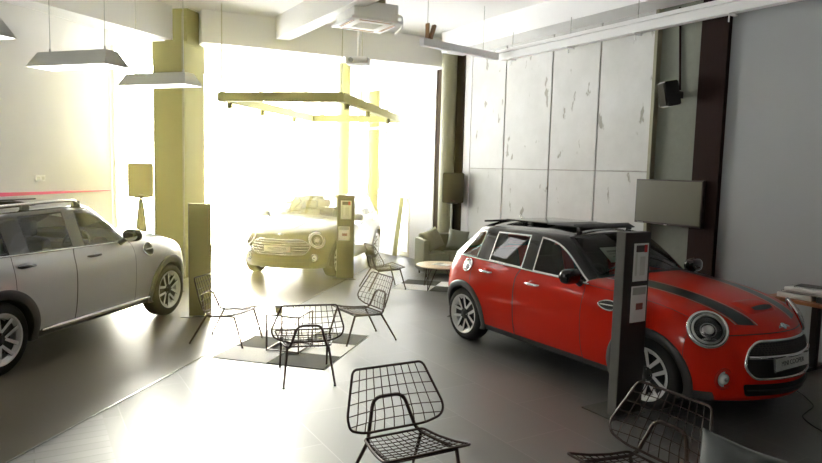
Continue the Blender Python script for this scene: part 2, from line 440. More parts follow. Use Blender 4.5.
# white trunking hung along the right wall, with its hangers, and the short run turning left at its far end
t = thing('cable_trunking', 'long white cable trunking hung along the right wall under the beam', 'cable trunking', (6.80, 5.9, 3.80))
bm = NB(); box(bm, (0, -1.6, .06), (.11, 8.8, .12), bev=.006); link('channel', bm, white_paint, t)
bm = NB(); box(bm, (-.09, -1.6, .13), (.05, 8.8, .05), bev=.004); link('side_rail', bm, white_paint, t)
for y in (2.5, 1.2, 0, -1.3, -2.6):
    bm = NB(); cyl(bm, (0, y, .12), (0, y, ZC-.382-3.8), .006, seg=8); link('hanger_rod', bm, steel_grey, t, 40)
    bm = NB(); box(bm, (0, y, -.012), (.16, .04, .014)); box(bm, (.0, y+.03, -.05), (.012, .012, .07)); link('bracket', bm, white_paint, t)
t = thing('cable_trunking', 'short white trunking crossing in front of the dark pipe, left end of the run', 'cable trunking', (5.86, 8.49, 3.80), R(11))
bm = NB(); box(bm, (0, 0, .05), (1.66, .10, .11), bev=.006); link('channel', bm, white_paint, t)
bm = NB(); box(bm, (-.62, 0, .22), (.04, .06, .22), Matrix.Rotation(R(20), 3, 'Y')); box(bm, (-.72, 0, .22), (.03, .06, .22)); link('bracket', bm, slot, t)
for x in (-.72, .5):
    bm = NB(); cyl(bm, (x, 0, .10), (x, 0, ZC-3.802), .005, seg=8); link('hanger_rod', bm, steel_grey, t, 40)
# ceiling rail above the left wall
t = thing('ceiling_rail', 'white rail under the ceiling at upper left, ending near the left wall corner', 'ceiling rail', (.25, 9.5, 4.10), R(47))
bm = NB(); box(bm, (-1.7, 0, .07), (4.4, .14, .13), bev=.006); link('channel', bm, white_paint, t)
for x in (.2, -1.4):
    bm = NB(); cyl(bm, (x, 0, .13), (x, 0, ZC-4.102), .008, seg=8); link('hanger_rod', bm, steel_grey, t, 40)
bm = NB(); box(bm, (-.9, -.09, -.02), (.05, .06, .06)); link('clip', bm, slot, t)

# television
t = thing('television', 'flat black television on the right wall beside the dark brown pilaster', 'television', (XW-.10, 5.70, 1.635), R(-90))
bm = NB(); box(bm, (0, 0, 0), (1.04, .05, .60), bev=.006); link('casing', bm, pbr('tv_bezel', (.030, .014, .012), .35), t)
bm = NB(); box(bm, (0, -.027, .006), (1.005, .006, .558)); link('screen', bm, screen_mat, t)
bm = NB(); box(bm, (0, -.03, -.294), (.05, .006, .014)); link('badge', bm, satin, t)
bm = NB(); box(bm, (-.42, -.03, -.288), (.10, .004, .008)); link('maker_mark', bm, satin, t)
bm = NB(); box(bm, (0, .06, 0), (.4, .075, .3)); link('wall_bracket', bm, black_metal, t)
# small wall speaker with its conduit
t = thing('wall_speaker', 'small black loudspeaker bracketed high on the greenish wall strip', 'speaker', (XW-.02, 5.69, 3.05), R(-90))
Ms = Matrix.Translation((.0, -.20, 0)) @ Matrix.Rotation(R(-28), 4, 'Z') @ Matrix.Rotation(R(12), 4, 'X')
bm = NB(); prism(bm, [(-.11, -.10), (.11, -.10), (.085, .10), (-.085, .10)], -.16, .16, Ms); bmesh.ops.bevel(bm, geom=bm.edges[:], offset=.012, segments=2, affect='EDGES'); link('cabinet', bm, black_plastic, t, 40)
bm = NB(); prism(bm, [(-.10, -.112), (.10, -.112), (.10, -.10), (-.10, -.10)], -.145, .145, Ms); link('grille', bm, pbr('speaker_grille', (.040, .038, .030), .95, spec=.05), t)
bm = NB(); box(bm, (0, .0, 0), (.05, .08, .09)); cyl(bm, (0, 0, 0), (0, -.12, 0), .014); link('bracket', bm, black_metal, t, 40)
bm = NB(); cyl(bm, (XW+.02, 5.72, 3.12), (XW+.02, 5.80, 4.2), .014, seg=10)
tag(link('conduit', bm, dark_brown, None, 40), 'thin dark conduit running up from the small wall speaker', 'conduit')
# double socket on the left wall
p = Vector((.19, 11.79, 1.70))
t = thing('wall_socket', 'white double wall socket above the pink strip on the left wall', 'socket', p+n45*.012, R(45))
bm = NB(); box(bm, (0, -.0, 0), (.19, .02, .10), bev=.005); link('face_plate', bm, white_paint, t)
for s in (-1, 1):
    bm = NB(); box(bm, (s*.045, -.013, 0), (.05, .008, .05), bev=.002); link('outlet', bm, lamp_shell, t)

# ------------------------------------------------------------------ wire chairs
def hw_back(z):
    """half width of the backrest outline at height z"""
    pts = [(.375, .20), (.385, .25), (.41, .298), (.44, .322), (.47, .329), (.50, .325), (.743, .242)]
    for (a, b), (c, d) in zip(pts, pts[1:]):
        if a <= z <= c: return b+(d-b)*(z-a)/(c-a)
    return pts[-1][1]
def y_back(z):
    return -.188-.009*(z-.375)/.09 if z < .465 else -.197-.120*(z-.465)/.278
def make_chair(label):
    t = thing('wire_chair', label, 'chair', group='wire lounge chairs')
    # backrest: rim and grid
    bm = NB()
    rim = round_poly([(-.205, 0, .375), (.205, 0, .375), (.318, 0, .42), (.336, 0, .49), (.247, 0, .743), (-.247, 0, .743), (-.336, 0, .49), (-.318, 0, .42)], [.07, .07, .05, .07, .03, .03, .07, .05], 5)
    curve = lambda x, z: y_back(z)+.05*(x/.33)**2
    tube(bm, [(p.x, curve(p.x, p.z), p.z) for p in rim], .0082, 8, True)
    N = 10
    for i in range(1, N):
        f = -1+2*i/N
        xs = lambda z: f*(.242+(.743-z)/.278*.087)
        zs = [.743-.368*k/64 for k in range(65)]
        zs = [z for z in zs if abs(xs(z)) <= hw_back(z)+.004]
        zs = zs[::6]+[zs[-1]]
        tube(bm, [(xs(z), curve(xs(z), z), z) for z in zs], .0031, 5)
    for z in (.44, .50, .56, .62, .68):
        w = hw_back(z); tube(bm, [(w*k/5, curve(w*k/5, z), z) for k in range(-5, 6)], .0031, 5)
    link('backrest', bm, chair_metal, t, 60)
    # seat: rim and grid, dipping a little toward the back
    bm = NB()
    def sp(u, v):      # u across -1..1, v from back 0 to front 1
        w = .207+(.287-.207)*v
        return (u*w, -.188+.438*v, .323+.049*v-.018*math.sin(PI*v)+.012*u*u)
    rim = [sp(-1, 0), sp(1, 0), sp(1, .33), sp(1, .66), sp(1, 1), sp(-1, 1), sp(-1, .66), sp(-1, .33)]
    tube(bm, round_poly(rim, .03, 4), .0080, 8, True)
    for i in range(1, 11):
        tube(bm, [sp(-1+2*i/11, v/5) for v in range(6)], .0030, 5)
    for j in range(1, 9):
        tube(bm, [sp(u/3, j/9) for u in range(-3, 4)], .0030, 5)
    link('seat', bm, chair_metal, t, 60)
    # bent hoop behind the back
    bm = NB()
    hoop = [(-.19, -.17, .318), (-.165, -.215, .345), (-.105, -.282, .552), (.105, -.282, .552), (.165, -.215, .345), (.19, -.17, .318)]
    tube(bm, round_poly(hoop, [.02, .03, .06, .06, .03, .02], 6, False), .0120, 10)
    link('back_hoop', bm, chair_metal, t, 60)
    bm = NB()
    for s in (-1, 1):
        tube(bm, [(s*.19, -.18, .316), (s*.225, .19, .340)], .0105, 10)
    tube(bm, [(-.225, .19, .340), (.225, .19, .340)], .006, 8)
    link('seat_rail', bm, chair_metal, t, 60)
    for s in (-1, 1):
        for (top, foot) in (((s*.19, -.175, .318), (s*.231, -.354, .012)), ((s*.225, .185, .342), (s*.231, .288, .012))):
            bm = NB(); cyl(bm, top, foot, .0122, .0098, 12)
            lg = link('leg', bm, chair_metal, t, 60)
            bm = NB(); cyl(bm, (*foot[:2], 0), (*foot[:2], .014), .0125, .012, 12)
            link('foot_cap', bm, black_plastic, lg, 60)
    return t
ch = make_chair('wire chair nearest the middle front, seen whole-backed and facing the viewer')
def place_chair(x, y, deg, label, first=False):
    o = ch if first else copy_tree(ch)
    o.location = (x, y, 0); o.rotation_euler = (0, 0, R(deg-90)); o['label'] = label; o['group'] = 'wire lounge chairs'
    return o
place_chair(1.947, 3.244, -91.9, 'dark wire chair at the front centre, largest in view, on bare tiles', True)
place_chair(2.266, 5.717, 73.7, 'wire chair with its back to the viewer at the near side of the cube table')
place_chair(1.936, 7.219, -44.6, 'wire chair left of the cube table, in front of the slim haze-tinted display stand')
place_chair(3.305, 6.680, 182.4, 'wire chair right of the cube table, facing left over the chequered rug')
place_chair(5.12, 9.45, -7, 'farthest wire chair, facing the round coffee table and sofa')
place_chair(2.895, 2.349, 180, 'dark wire chair at the bottom right, beside the big grey cushion')

# ------------------------------------------------------------------ tables and rugs
rug_mat = checker_mat()
def rug(cx, cy, deg, label, y1=.69):
    bm = NB(); box(bm, (0, (y1-.69)/2, .004), (1.25, .69+y1, .007), bev=.002)
    o = link('checkered_rug', bm, rug_mat); o.location = (cx, cy, .0005); o.rotation_euler = (0, 0, R(deg)); tag(o, label, 'rug', 'chequered rugs'); return o
rug(2.535, 6.715, -45.5, 'black and white chequered rug under the wire cube table')
rug(6.17, 9.40, -46, 'black and white chequered rug under the round coffee table', .23)
RT = .0085
t = thing('wire_cube_table', 'small open cube frame table with a white top, on the chequered rug', 'table', (2.445, 6.655, RT), R(45))
s = .185
for sx in (-1, 1):
    for sy in (-1, 1):
        bm = NB(); box(bm, (sx*s, sy*s, .195), (.014, .014, .39)); link('leg', bm, chair_metal, t)
for z, nm in ((.392, 'top_frame'), (.012, 'bottom_frame')):
    bm = NB()
    for k in range(4):
        b2 = NB(); box(b2, (0, s, z), (2*s+.014, .014, .014)); b2.transform(Matrix.Rotation(k*PI/2, 4, 'Z'))
        me = bpy.data.meshes.new('t'); b2.to_mesh(me); b2.free(); bm.from_mesh(me); bpy.data.meshes.remove(me)
    link(nm, bm, chair_metal, t)
bm = NB(); box(bm, (0, 0, .394), (2*s-.02, 2*s-.02, .008)); link('table_top', bm, pbr('white_table_top', (.80, .80, .77), .25, coat=.3), t)
t = thing('storage_jar', 'small olive jar with a lid standing on the cube table', 'jar', (2.33, 6.69, RT+.3985))
bm = NB(); lathe(bm, [(0, 0), (.036, 0), (.04, .01), (.04, .055), (.036, .06), (0, .06)], seg=24); link('body', bm, pbr('jar_olive', (.32, .29, .14), .4), t, 40)
bm = NB(); lathe(bm, [(0, .06), (.040, .06), (.040, .082), (0, .084)], seg=24); link('lid', bm, frame_pale, t, 40)

t = thing('coffee_table', 'round pale wooden coffee table on black hairpin legs in front of the sofa', 'table', (5.93, 8.98, RT))
bm = NB(); lathe(bm, [(0, .385), (.40, .385), (.415, .395), (.415, .405), (.40, .412), (0, .412)], seg=64); link('table_top', bm, wood_pale, t, 40)
for k in range(4):
    a = R(20+90*k); ca, sa = math.cos(a), math.sin(a)
    bm = NB()
    P = lambda r_, w, z: (ca*r_-sa*w, sa*r_+ca*w, z)
    tube(bm, round_poly([P(.22, -.09, .385), P(.345, 0, .008), P(.22, .09, .385)], .012, 4, False), .008, 8)
    link('hairpin_leg', bm, chair_metal, t, 60)
bm = NB(); box(bm, (0, 0, .006), (.21, .29, .010), bev=.002)
o = link('magazine', bm, paper); o.location = (5.92, 8.93, RT+.4125); o.rotation_euler = (0, 0, R(25)); tag(o, 'white magazine lying on the round coffee table', 'magazine')
bm = NB(); box(bm, (0, .06, .0115), (.17, .12, .001)); link('cover_picture', bm, print_grey, o)

# ------------------------------------------------------------------ sofa in the corner
def pillow(bm, w, h, d, M, n=14, puff=1.):
    """square cushion: fat in the middle, thin at the seam, with pointed corners"""
    def side(sg):
        vs = []
        for i in range(n+1):
            row = []
            for j in range(n+1):
                u, v = -1+2*i/n, -1+2*j/n
                e = max(0, (1-u**4)*(1-v**4))**.5
                k = 1-.07*(1-u*u)*abs(v)**3-.0; k2 = 1-.07*(1-v*v)*abs(u)**3
                zz = sg*d/2*e*puff+sg*.004
                zz += .010*math.sin(9*u+3*v)*e*(.5+.5*v)
                row.append(bm.verts.new(M @ Vector((u*w/2*k2, v*h/2*k, zz))))
            vs.append(row)
        for i in range(n):
            for j in range(n):
                q = (vs[i][j], vs[i+1][j], vs[i+1][j+1], vs[i][j+1])
                bm.faces.new(q if sg > 0 else q[::-1])
        return vs
    A, B = side(1), side(-1)
    ring = [(i, 0) for i in range(n)]+[(n, j) for j in range(n)]+[(i, n) for i in range(n, 0, -1)]+[(0, j) for j in range(n, 0, -1)]
    for (a, b), (c, d2) in zip(ring, ring[1:]+ring[:1]):
        bm.faces.new((A[a][b], B[a][b], B[c][d2], A[c][d2]))


t = thing('sofa', 'grey leather two-seat sofa in the corner behind the red car', 'sofa', (6.84, 10.24, 0), R(-15)); t.scale = (.73, .80, 1); sofa = t
def padded(name, c, s, bev, mat=sofa_leather, par=None, rot=None):
    bm = NB(); box(bm, c, s, rot, bev=bev); 
    return link(name, bm, mat, par or t, 50)
padded('base', (0, 0, .17), (1.26, .70, .22), .03)
padded('seat_cushion', (-.28, -.06, .36), (.55, .62, .17), .05)
padded('seat_cushion', (.28, -.06, .36), (.55, .62, .17), .05)
padded('backrest', (0, .31, .47), (1.24, .20, .62), .07)
padded('armrest', (-.63, -.0, .40), (.16, .78, .60), .06)
padded('armrest', (.63, -.0, .40), (.16, .78, .60), .06)
for sx in (-1, 1):
    for sy in (-1, 1):
        bm = NB(); cyl(bm, (sx*.58, sy*.3, 0), (sx*.58, sy*.3, .065), .018, .024, 12); link('leg', bm, black_metal, t, 40)
def cushion(name, M, w, h, d, mat, label):
    bm = NB(); pillow(bm, w, h, d, Matrix())
    o = link(name, bm, mat, None, 60); o.matrix_world = M; tag(o, label, 'cushion'); return o
SM = Matrix.Translation((6.84, 10.24, 0)) @ Matrix.Rotation(R(-15), 4, 'Z')
cushion('cushion', SM @ Matrix.Translation((-.26, -.03, .685)) @ Matrix.Rotation(R(18), 4, 'Z') @ Matrix.Rotation(R(68), 4, 'X') @ Matrix.Rotation(R(20), 4, 'Z'), .40, .40, .13, sofa_leather, 'square grey cushion tilted against the left arm of the sofa')
cushion('cushion', SM @ Matrix.Translation((.25, -.02, .67)) @ Matrix.Rotation(R(-16), 4, 'Z') @ Matrix.Rotation(R(66), 4, 'X') @ Matrix.Rotation(R(-8), 4, 'Z'), .40, .40, .13, sofa_leather, 'square grey cushion at the right end of the sofa, partly behind the red car')

# grey cushion at the very front, on a low upholstered bench that lies below the frame
t = thing('upholstered_bench', 'low dark grey bench at the bottom right edge, under the grey cushion', 'bench', (3.06, 1.44, -.0), R(-31))
padded('seat', (0, 0, .22), (.82, .50, .14), .05, cushion_cloth)
for sx in (-1, 1):
    for sy in (-1, 1):
        bm = NB(); cyl(bm, (sx*.34, sy*.18, 0), (sx*.34, sy*.18, .155), .018, .022, 12); link('leg', bm, black_metal, t, 40)
u0 = Vector((.86, -.51, 0)); w0 = Vector((-.51, -.86, 0))
wv = (w0*.86+Vector((0, 0, .5))).normalized(); up = wv.cross(u0).normalized()
uu = (u0*math.cos(R(20))-up*math.sin(R(20))).normalized(); vv = wv.cross(uu).normalized()
Mc = Matrix(((uu.x, vv.x, wv.x, 2.885), (uu.y, vv.y, wv.y, 1.70), (uu.z, vv.z, wv.z, .495), (0, 0, 0, 1)))
cushion('cushion', Mc, .50, .48, .15, cushion_cloth, 'large slate grey cushion at the bottom right edge, nearest the viewer')

# ------------------------------------------------------------------ desk at the right edge and what lies on it
t = thing('side_desk', 'orange-brown wooden desk on black metal legs at the right edge against the grey wall', 'desk', (7.06, 3.15, .0))
bm = NB(); box(bm, (0, 0, .735), (.62, 1.62, .036), bev=.006); link('desk_top', bm, wood_top, t)
for y in (-.42, .42):
    bm = NB(); box(bm, (0, y, .375), (.07, .07, .684)); link('leg', bm, black_metal, t)
    bm = NB(); box(bm, (0, y, .02), (.52, .07, .035), bev=.006); link('foot_bar', bm, black_metal, t)
bm = NB(); box(bm, (0, 0, .69), (.05, .8, .04)); link('cross_bar', bm, black_metal, t)
DZ = .7535
def slab(name, c, s, rz, mat, label, cat, extra=None, grp=None):
    tt = thing(name, label, cat, c, R(rz), grp)
    bm = NB(); box(bm, (0, 0, s[2]/2), s, bev=min(.006, s[2]*.3)); link('body', bm, mat, tt)
    if extra: extra(tt, s)
    return tt
def pages(tt, s):
    bm = NB(); box(bm, (-.004, 0, s[2]/2), (s[0]+.0, s[1]-.016, s[2]*.55)); link('page_block', bm, paper, tt)
def keys(tt, s):
    bm = NB(); box(bm, (0, 0, s[2]+.001), (s[0]*.75, s[1]*.8, .003)); link('key_field', bm, print_dark, tt)
slab('ring_binder', (6.98, 3.70, DZ), (.32, .34, .05), 4, paper, 'white ring binder lying flat at the far end of the desk', 'binder', pages)
slab('black_box', (6.96, 3.27, DZ), (.30, .38, .055), -3, black_plastic, 'black box device lying on the desk beside the white binder', 'box', keys)
slab('document_folder', (6.99, 3.50, DZ+.057), (.30, .66, .022), 2, black_plastic, 'black folder bridging the binder and the black box', 'folder', pages)
slab('ring_binder', (6.97, 3.48, DZ+.0795), (.31, .62, .036), 2, paper, 'long white binder on top of the black folder', 'binder', pages)
slab('booklet', (7.02, 3.60, DZ+.116), (.24, .30, .014), 14, black_plastic, 'black booklet on top of the desk stack, far one', 'booklet', pages)
slab('telephone', (7.0, 3.28, DZ+.116), (.20, .22, .03), -8, black_gloss, 'low black device on top of the desk stack, near one', 'device', keys)
bm = NB()
tube(bm, smooth_path([(6.75, 3.95, .006), (6.45, 3.65, .006), (6.19, 3.24, .006), (6.05, 3.07, .006), (5.91, 2.95, .006), (5.72, 2.90, .006), (5.56, 2.85, .006), (5.44, 2.71, .006), (5.38, 2.60, .006), (5.25, 2.40, .006), (5.2, 2.1, .006)], 6), .0055, 8)
tag(link('power_cable', bm, black_plastic, None, 60), 'thin black power cable winding over the floor in front of the red car', 'cable')

# ------------------------------------------------------------------ display stands
stand_mat = pbr('dark_stand_laminate', (.026, .020, .018), .45)
stand_edge = pbr('grey_stand_edge', (.13, .125, .115), .4)
plate_mat = pbr('stand_base_plate', (.10, .105, .095), .35, metal=.3)
def display_stand(x, y, deg, w, h, label, mat, sheets, by=.09, pl=(.42, .36)):
    t = thing('display_stand', label, 'display stand', (x, y, 0), R(deg), 'information stands')
    bm = NB(); box(bm, (0, .0, h/2+.008), (w, .085, h-.016), bev=.004); link('panel', bm, mat, t)
    bm = NB(); box(bm, (-w/2-.004, 0, h/2+.008), (.008, .088, h-.014)); link('edge_strip', bm, stand_edge, t)
    bm = NB(); box(bm, (-.02, by, .006), (pl[0], pl[1], .012), bev=.003); link('base_plate', bm, plate_mat, t)
    for (sx, sz, sw, sh, kind) in sheets:
        bm = NB(); box(bm, (sx, -.0465, sz), (sw, .004, sh)); o = link('paper_sheet', bm, paper, t)
        bm = NB(); y0 = -.0495
        if kind == 'photo':        # picture block with a red corner at the top, fine print below
            box(bm, (sx-.0, y0, sz+sh*.36), (sw*.72, .002, sh*.18)); link('picture', bm, print_dark, o)
            bm = NB(); box(bm, (sx+sw*.30, y0-.001, sz+sh*.36), (sw*.2, .002, sh*.2)); link('red_mark', bm, print_red, o)
            bm = NB(); box(bm, (sx+.02, y0, sz-sh*.10), (sw*.35, .002, sh*.5)); 
            box(bm, (sx-sw*.33, y0, sz-sh*.05), (sw*.14, .002, sh*.6)); link('print', bm, lamp_shell, o)
        elif kind == 'form':
            box(bm, (sx, y0, sz+sh*.36), (sw*.86, .002, sh*.2)); link('picture', bm, print_grey, o)
            bm = NB(); box(bm, (sx+.01, y0, sz-.02), (sw*.45, .002, sh*.18)); link('red_mark', bm, pbr('faded_red', (.22, .08, .06), .6), o)
        else:
            for k in range(5): box(bm, (sx, y0, sz+sh*(.3-.14*k)), (sw*.7, .002, sh*.035))
            link('print', bm, print_grey, o)
    return t
display_stand(4.255, 3.60, 0, .30, 1.53, 'dark display stand with two paper sheets beside the red car front wheel', stand_mat,
              [(.035, 1.285, .17, .31, 'photo'), (.035, .94, .18, .30, 'form')], by=.10, pl=(.40, .34))
display_stand(4.90, 10.53, -27, .30, 1.50, 'display stand with two white sheets in front of the dark bronze car', stand_mat,
              [(0, 1.24, .19, .33, 'photo'), (-.03, .82, .2, .25, 'form')])
display_stand(1.935, 8.62, -12, .275, 1.48, 'plain dark display stand tinted hazy olive, between the silver car and the left wire chair', pbr('haze_washed_stand_laminate', (.25, .235, .09), .5), [], pl=(.46, .34))  # dark stand whose colour carries the haze wash over it

# ------------------------------------------------------------------ loudspeakers on stands
def stand_speaker(x, y, deg, z0, w, h, label, lab2, mat, drape=False):
    t = thing('speaker_stand', lab2, 'speaker stand', (x, y, 0), R(deg))
    bm = NB(); cyl(bm, (0, 0, .10), (0, 0, z0-.02), .018, seg=14); link('pole', bm, steel_grey, t, 40)
    bm = NB(); cyl(bm, (0, 0, z0-.022), (0, 0, z0-.002), .10, .12, 20); link('top_plate', bm, black_metal, t, 40)
    for k in range(3):
        a = R(90+120*k); bm = NB(); cyl(bm, (0, 0, .55), (math.cos(a)*.17, math.sin(a)*.17, .010), .011, seg=10); link('leg', bm, black_metal, t, 40)
    bm = NB(); cyl(bm, (0, 0, .5), (0, 0, .6), .03, seg=14); link('collar', bm, black_metal, t, 40)
    if drape:   # gathered cloth hanging over the pole, wider toward the floor
        bm = NB(); prof = []
        lathe(bm, [(.03, z0-.03), (.055, z0-.25), (.085, .8), (.12, .45)], seg=28)
        for v in bm.verts:
            a = math.atan2(v.co.y, v.co.x); k = 1+.18*math.sin(7*a+v.co.z*3); v.co.x *= k; v.co.y *= k
        link('cloth_wrap', bm, seat_cloth, t, 60)
    s = thing('loudspeaker', label, 'speaker', (x, y, z0), R(deg))
    bm = NB(); prism(bm, [(-w/2, -.18), (w/2, -.18), (w*.36, .18), (-w*.36, .18)], 0, h); bmesh.ops.bevel(bm, geom=bm.edges[:], offset=.015, segments=2, affect='EDGES'); link('cabinet', bm, mat, s, 40)
    bm = NB(); box(bm, (0, -.183, h/2), (w*.90, .012, h*.92), bev=.004); link('grille', bm, mat, s)
    bm = NB(); box(bm, (0, -.191, h*.08), (.07, .006, .02)); link('badge', bm, satin, s)
spk_grey = pbr('speaker_cabinet', (.045, .036, .018), .7, bump=.15, bscale=120)
stand_speaker(1.80, 12.70, -8, 1.36, .44, .62, 'black loudspeaker on a stand in the bright gap left of the hazy olive column', 'cloth-wrapped loudspeaker stand behind the silver car', spk_grey, True)
stand_speaker(7.19, 10.57, -28, 1.36, .42, .58, 'brown-black loudspeaker standing behind the sofa beside the dark pipe', 'loudspeaker stand behind the sofa', spk_grey)

# ------------------------------------------------------------------ boards leaning at the windows
t = thing('leaning_board', 'tall white board with dark edges leaning against the window right of the dark car', 'board', (7.20, 13.35, 0), R(90))
Mb = Matrix.Rotation(R(7), 4, 'X')
bm = NB(); box(bm, (0, 0, .68), (1.0, .03, 1.34)); bm.transform(Mb); link('panel', bm, white_paint, t)
bm = NB(); box(bm, (-.51, 0, .68), (.03, .10, 1.34)); bm.transform(Mb); link('edge', bm, olive, t)
bm = NB(); box(bm, (.51, 0, .68), (.02, .05, 1.34)); bm.transform(Mb); link('edge', bm, olive, t)
bm = NB(); cyl(bm, (7.15, 14.55, .012), (7.36, 14.35, 2.15), .05, .008, 12)
tag(link('furled_banner', bm, olive, None, 40), 'thin furled banner leaning on the window behind the dark car', 'banner')

# ------------------------------------------------------------------ cars
# stations front to rear of one half of the body (x ahead of the front axle, y left, z up), metres
ST = [  # xe (at the side), xc (at the centre), zb, S1..S4 (half width, z), T0..T4 (y, z[, x])
 dict(xe=.50, xc=.815, zb=.20, hw=.70, S=[(.66, .27), (.70, .40), (.705, .54), (.69, .645)], T=[(.655, .715), (.52, .732), (.40, .740), (.2, .747), (0, .750)], dx=[-.05, -.005, 0, -.01, -.04, -.085]),
 dict(xe=.36, xc=.60, zb=.19, hw=.80, S=[(.77, .26), (.80, .42), (.805, .60), (.785, .735)], T=[(.70, .835), (.57, .850), (.43, .860), (.21, .868), (0, .872)]),
 dict(xe=.05, xc=.16, zb=.19, hw=.855, S=[(.81, .25), (.845, .42), (.858, .62), (.845, .82)], T=[(.735, .925), (.61, .955), (.47, .973), (.23, .987), (0, .991)]),
 dict(xe=-.40, xc=-.25, zb=.19, hw=.863, S=[(.81, .25), (.845, .40), (.863, .62), (.855, .83)], T=[(.765, .958), (.66, .993), (.53, 1.015), (.26, 1.035), (0, 1.04)]),
 dict(xe=-.74, xc=-.52, zb=.19, hw=.863, S=[(.81, .25), (.845, .40), (.863, .62), (.853, .84)], T=[(.775, .962, -.74), (.735, .985, -.75), (.665, 1.008, -.70), (.34, 1.045, -.565), (0, 1.055, -.525)]),
 dict(xe=-.94, xc=-.94, zb=.19, hw=.863, S=[(.81, .25), (.845, .39), (.863, .62), (.853, .84)], T=[(.78, .963, -.94), (.695, 1.16, -.965), (.635, 1.195, -.92), (.325, 1.24, -.79), (0, 1.252, -.755)]),
 dict(xe=-1.15, xc=-1.15, zb=.19, hw=.863, S=[(.81, .25), (.845, .39), (.863, .62), (.853, .84)], T=[(.783, .965, -1.15), (.655, 1.318, -1.20), (.59, 1.362, -1.165), (.305, 1.402, -1.05), (0, 1.412, -1.02)]),
 dict(xe=-1.48, xc=-1.48, zb=.19, hw=.863, S=[(.81, .25), (.845, .39), (.863, .62), (.855, .845)], T=[(.785, .972), (.652, 1.342), (.588, 1.387), (.305, 1.428), (0, 1.437)]),
 dict(xe=-1.57, xc=-1.57, zb=.19, hw=.863, S=[(.81, .25), (.845, .39), (.863, .62), (.855, .845)], T=[(.785, .974), (.652, 1.342), (.588, 1.387), (.305, 1.428), (0, 1.437)]),
 dict(xe=-2.22, xc=-2.22, zb=.19, hw=.863, S=[(.81, .25), (.845, .40), (.863, .62), (.855, .85)], T=[(.78, .988), (.64, 1.325), (.575, 1.372), (.30, 1.412), (0, 1.42)]),
 dict(xe=-2.38, xc=-2.38, zb=.19, hw=.863, S=[(.81, .25), (.845, .40), (.863, .62), (.855, .85)], T=[(.778, .99), (.636, 1.32), (.572, 1.368), (.30, 1.408), (0, 1.416)]),
 dict(xe=-2.78, xc=-2.82, zb=.20, hw=.85, S=[(.80, .27), (.84, .42), (.852, .62), (.835, .85)], T=[(.755, 1.0, -2.72), (.605, 1.295, -2.76), (.545, 1.345, -2.84), (.28, 1.385, -2.92), (0, 1.392, -2.94)]),
 dict(xe=-2.93, xc=-3.06, zb=.22, hw=.81, S=[(.75, .29), (.79, .44), (.80, .62), (.78, .82)], T=[(.70, .985, -2.90), (.63, 1.0, -2.98), (.555, 1.01, -3.03), (.28, 1.015, -3.08), (0, 1.02, -3.09)]),
 dict(xe=-2.98, xc=-3.17, zb=.25, hw=.72, S=[(.68, .31), (.71, .45), (.715, .62), (.70, .80)], T=[(.63, .92), (.50, .935), (.38, .94), (.19, .945), (0, .95)], dx=[.04, .0, 0, .01, .03, .06]),
]
FR = [1, .79, .61, .305, 0]     # how the edge columns close toward the centre line

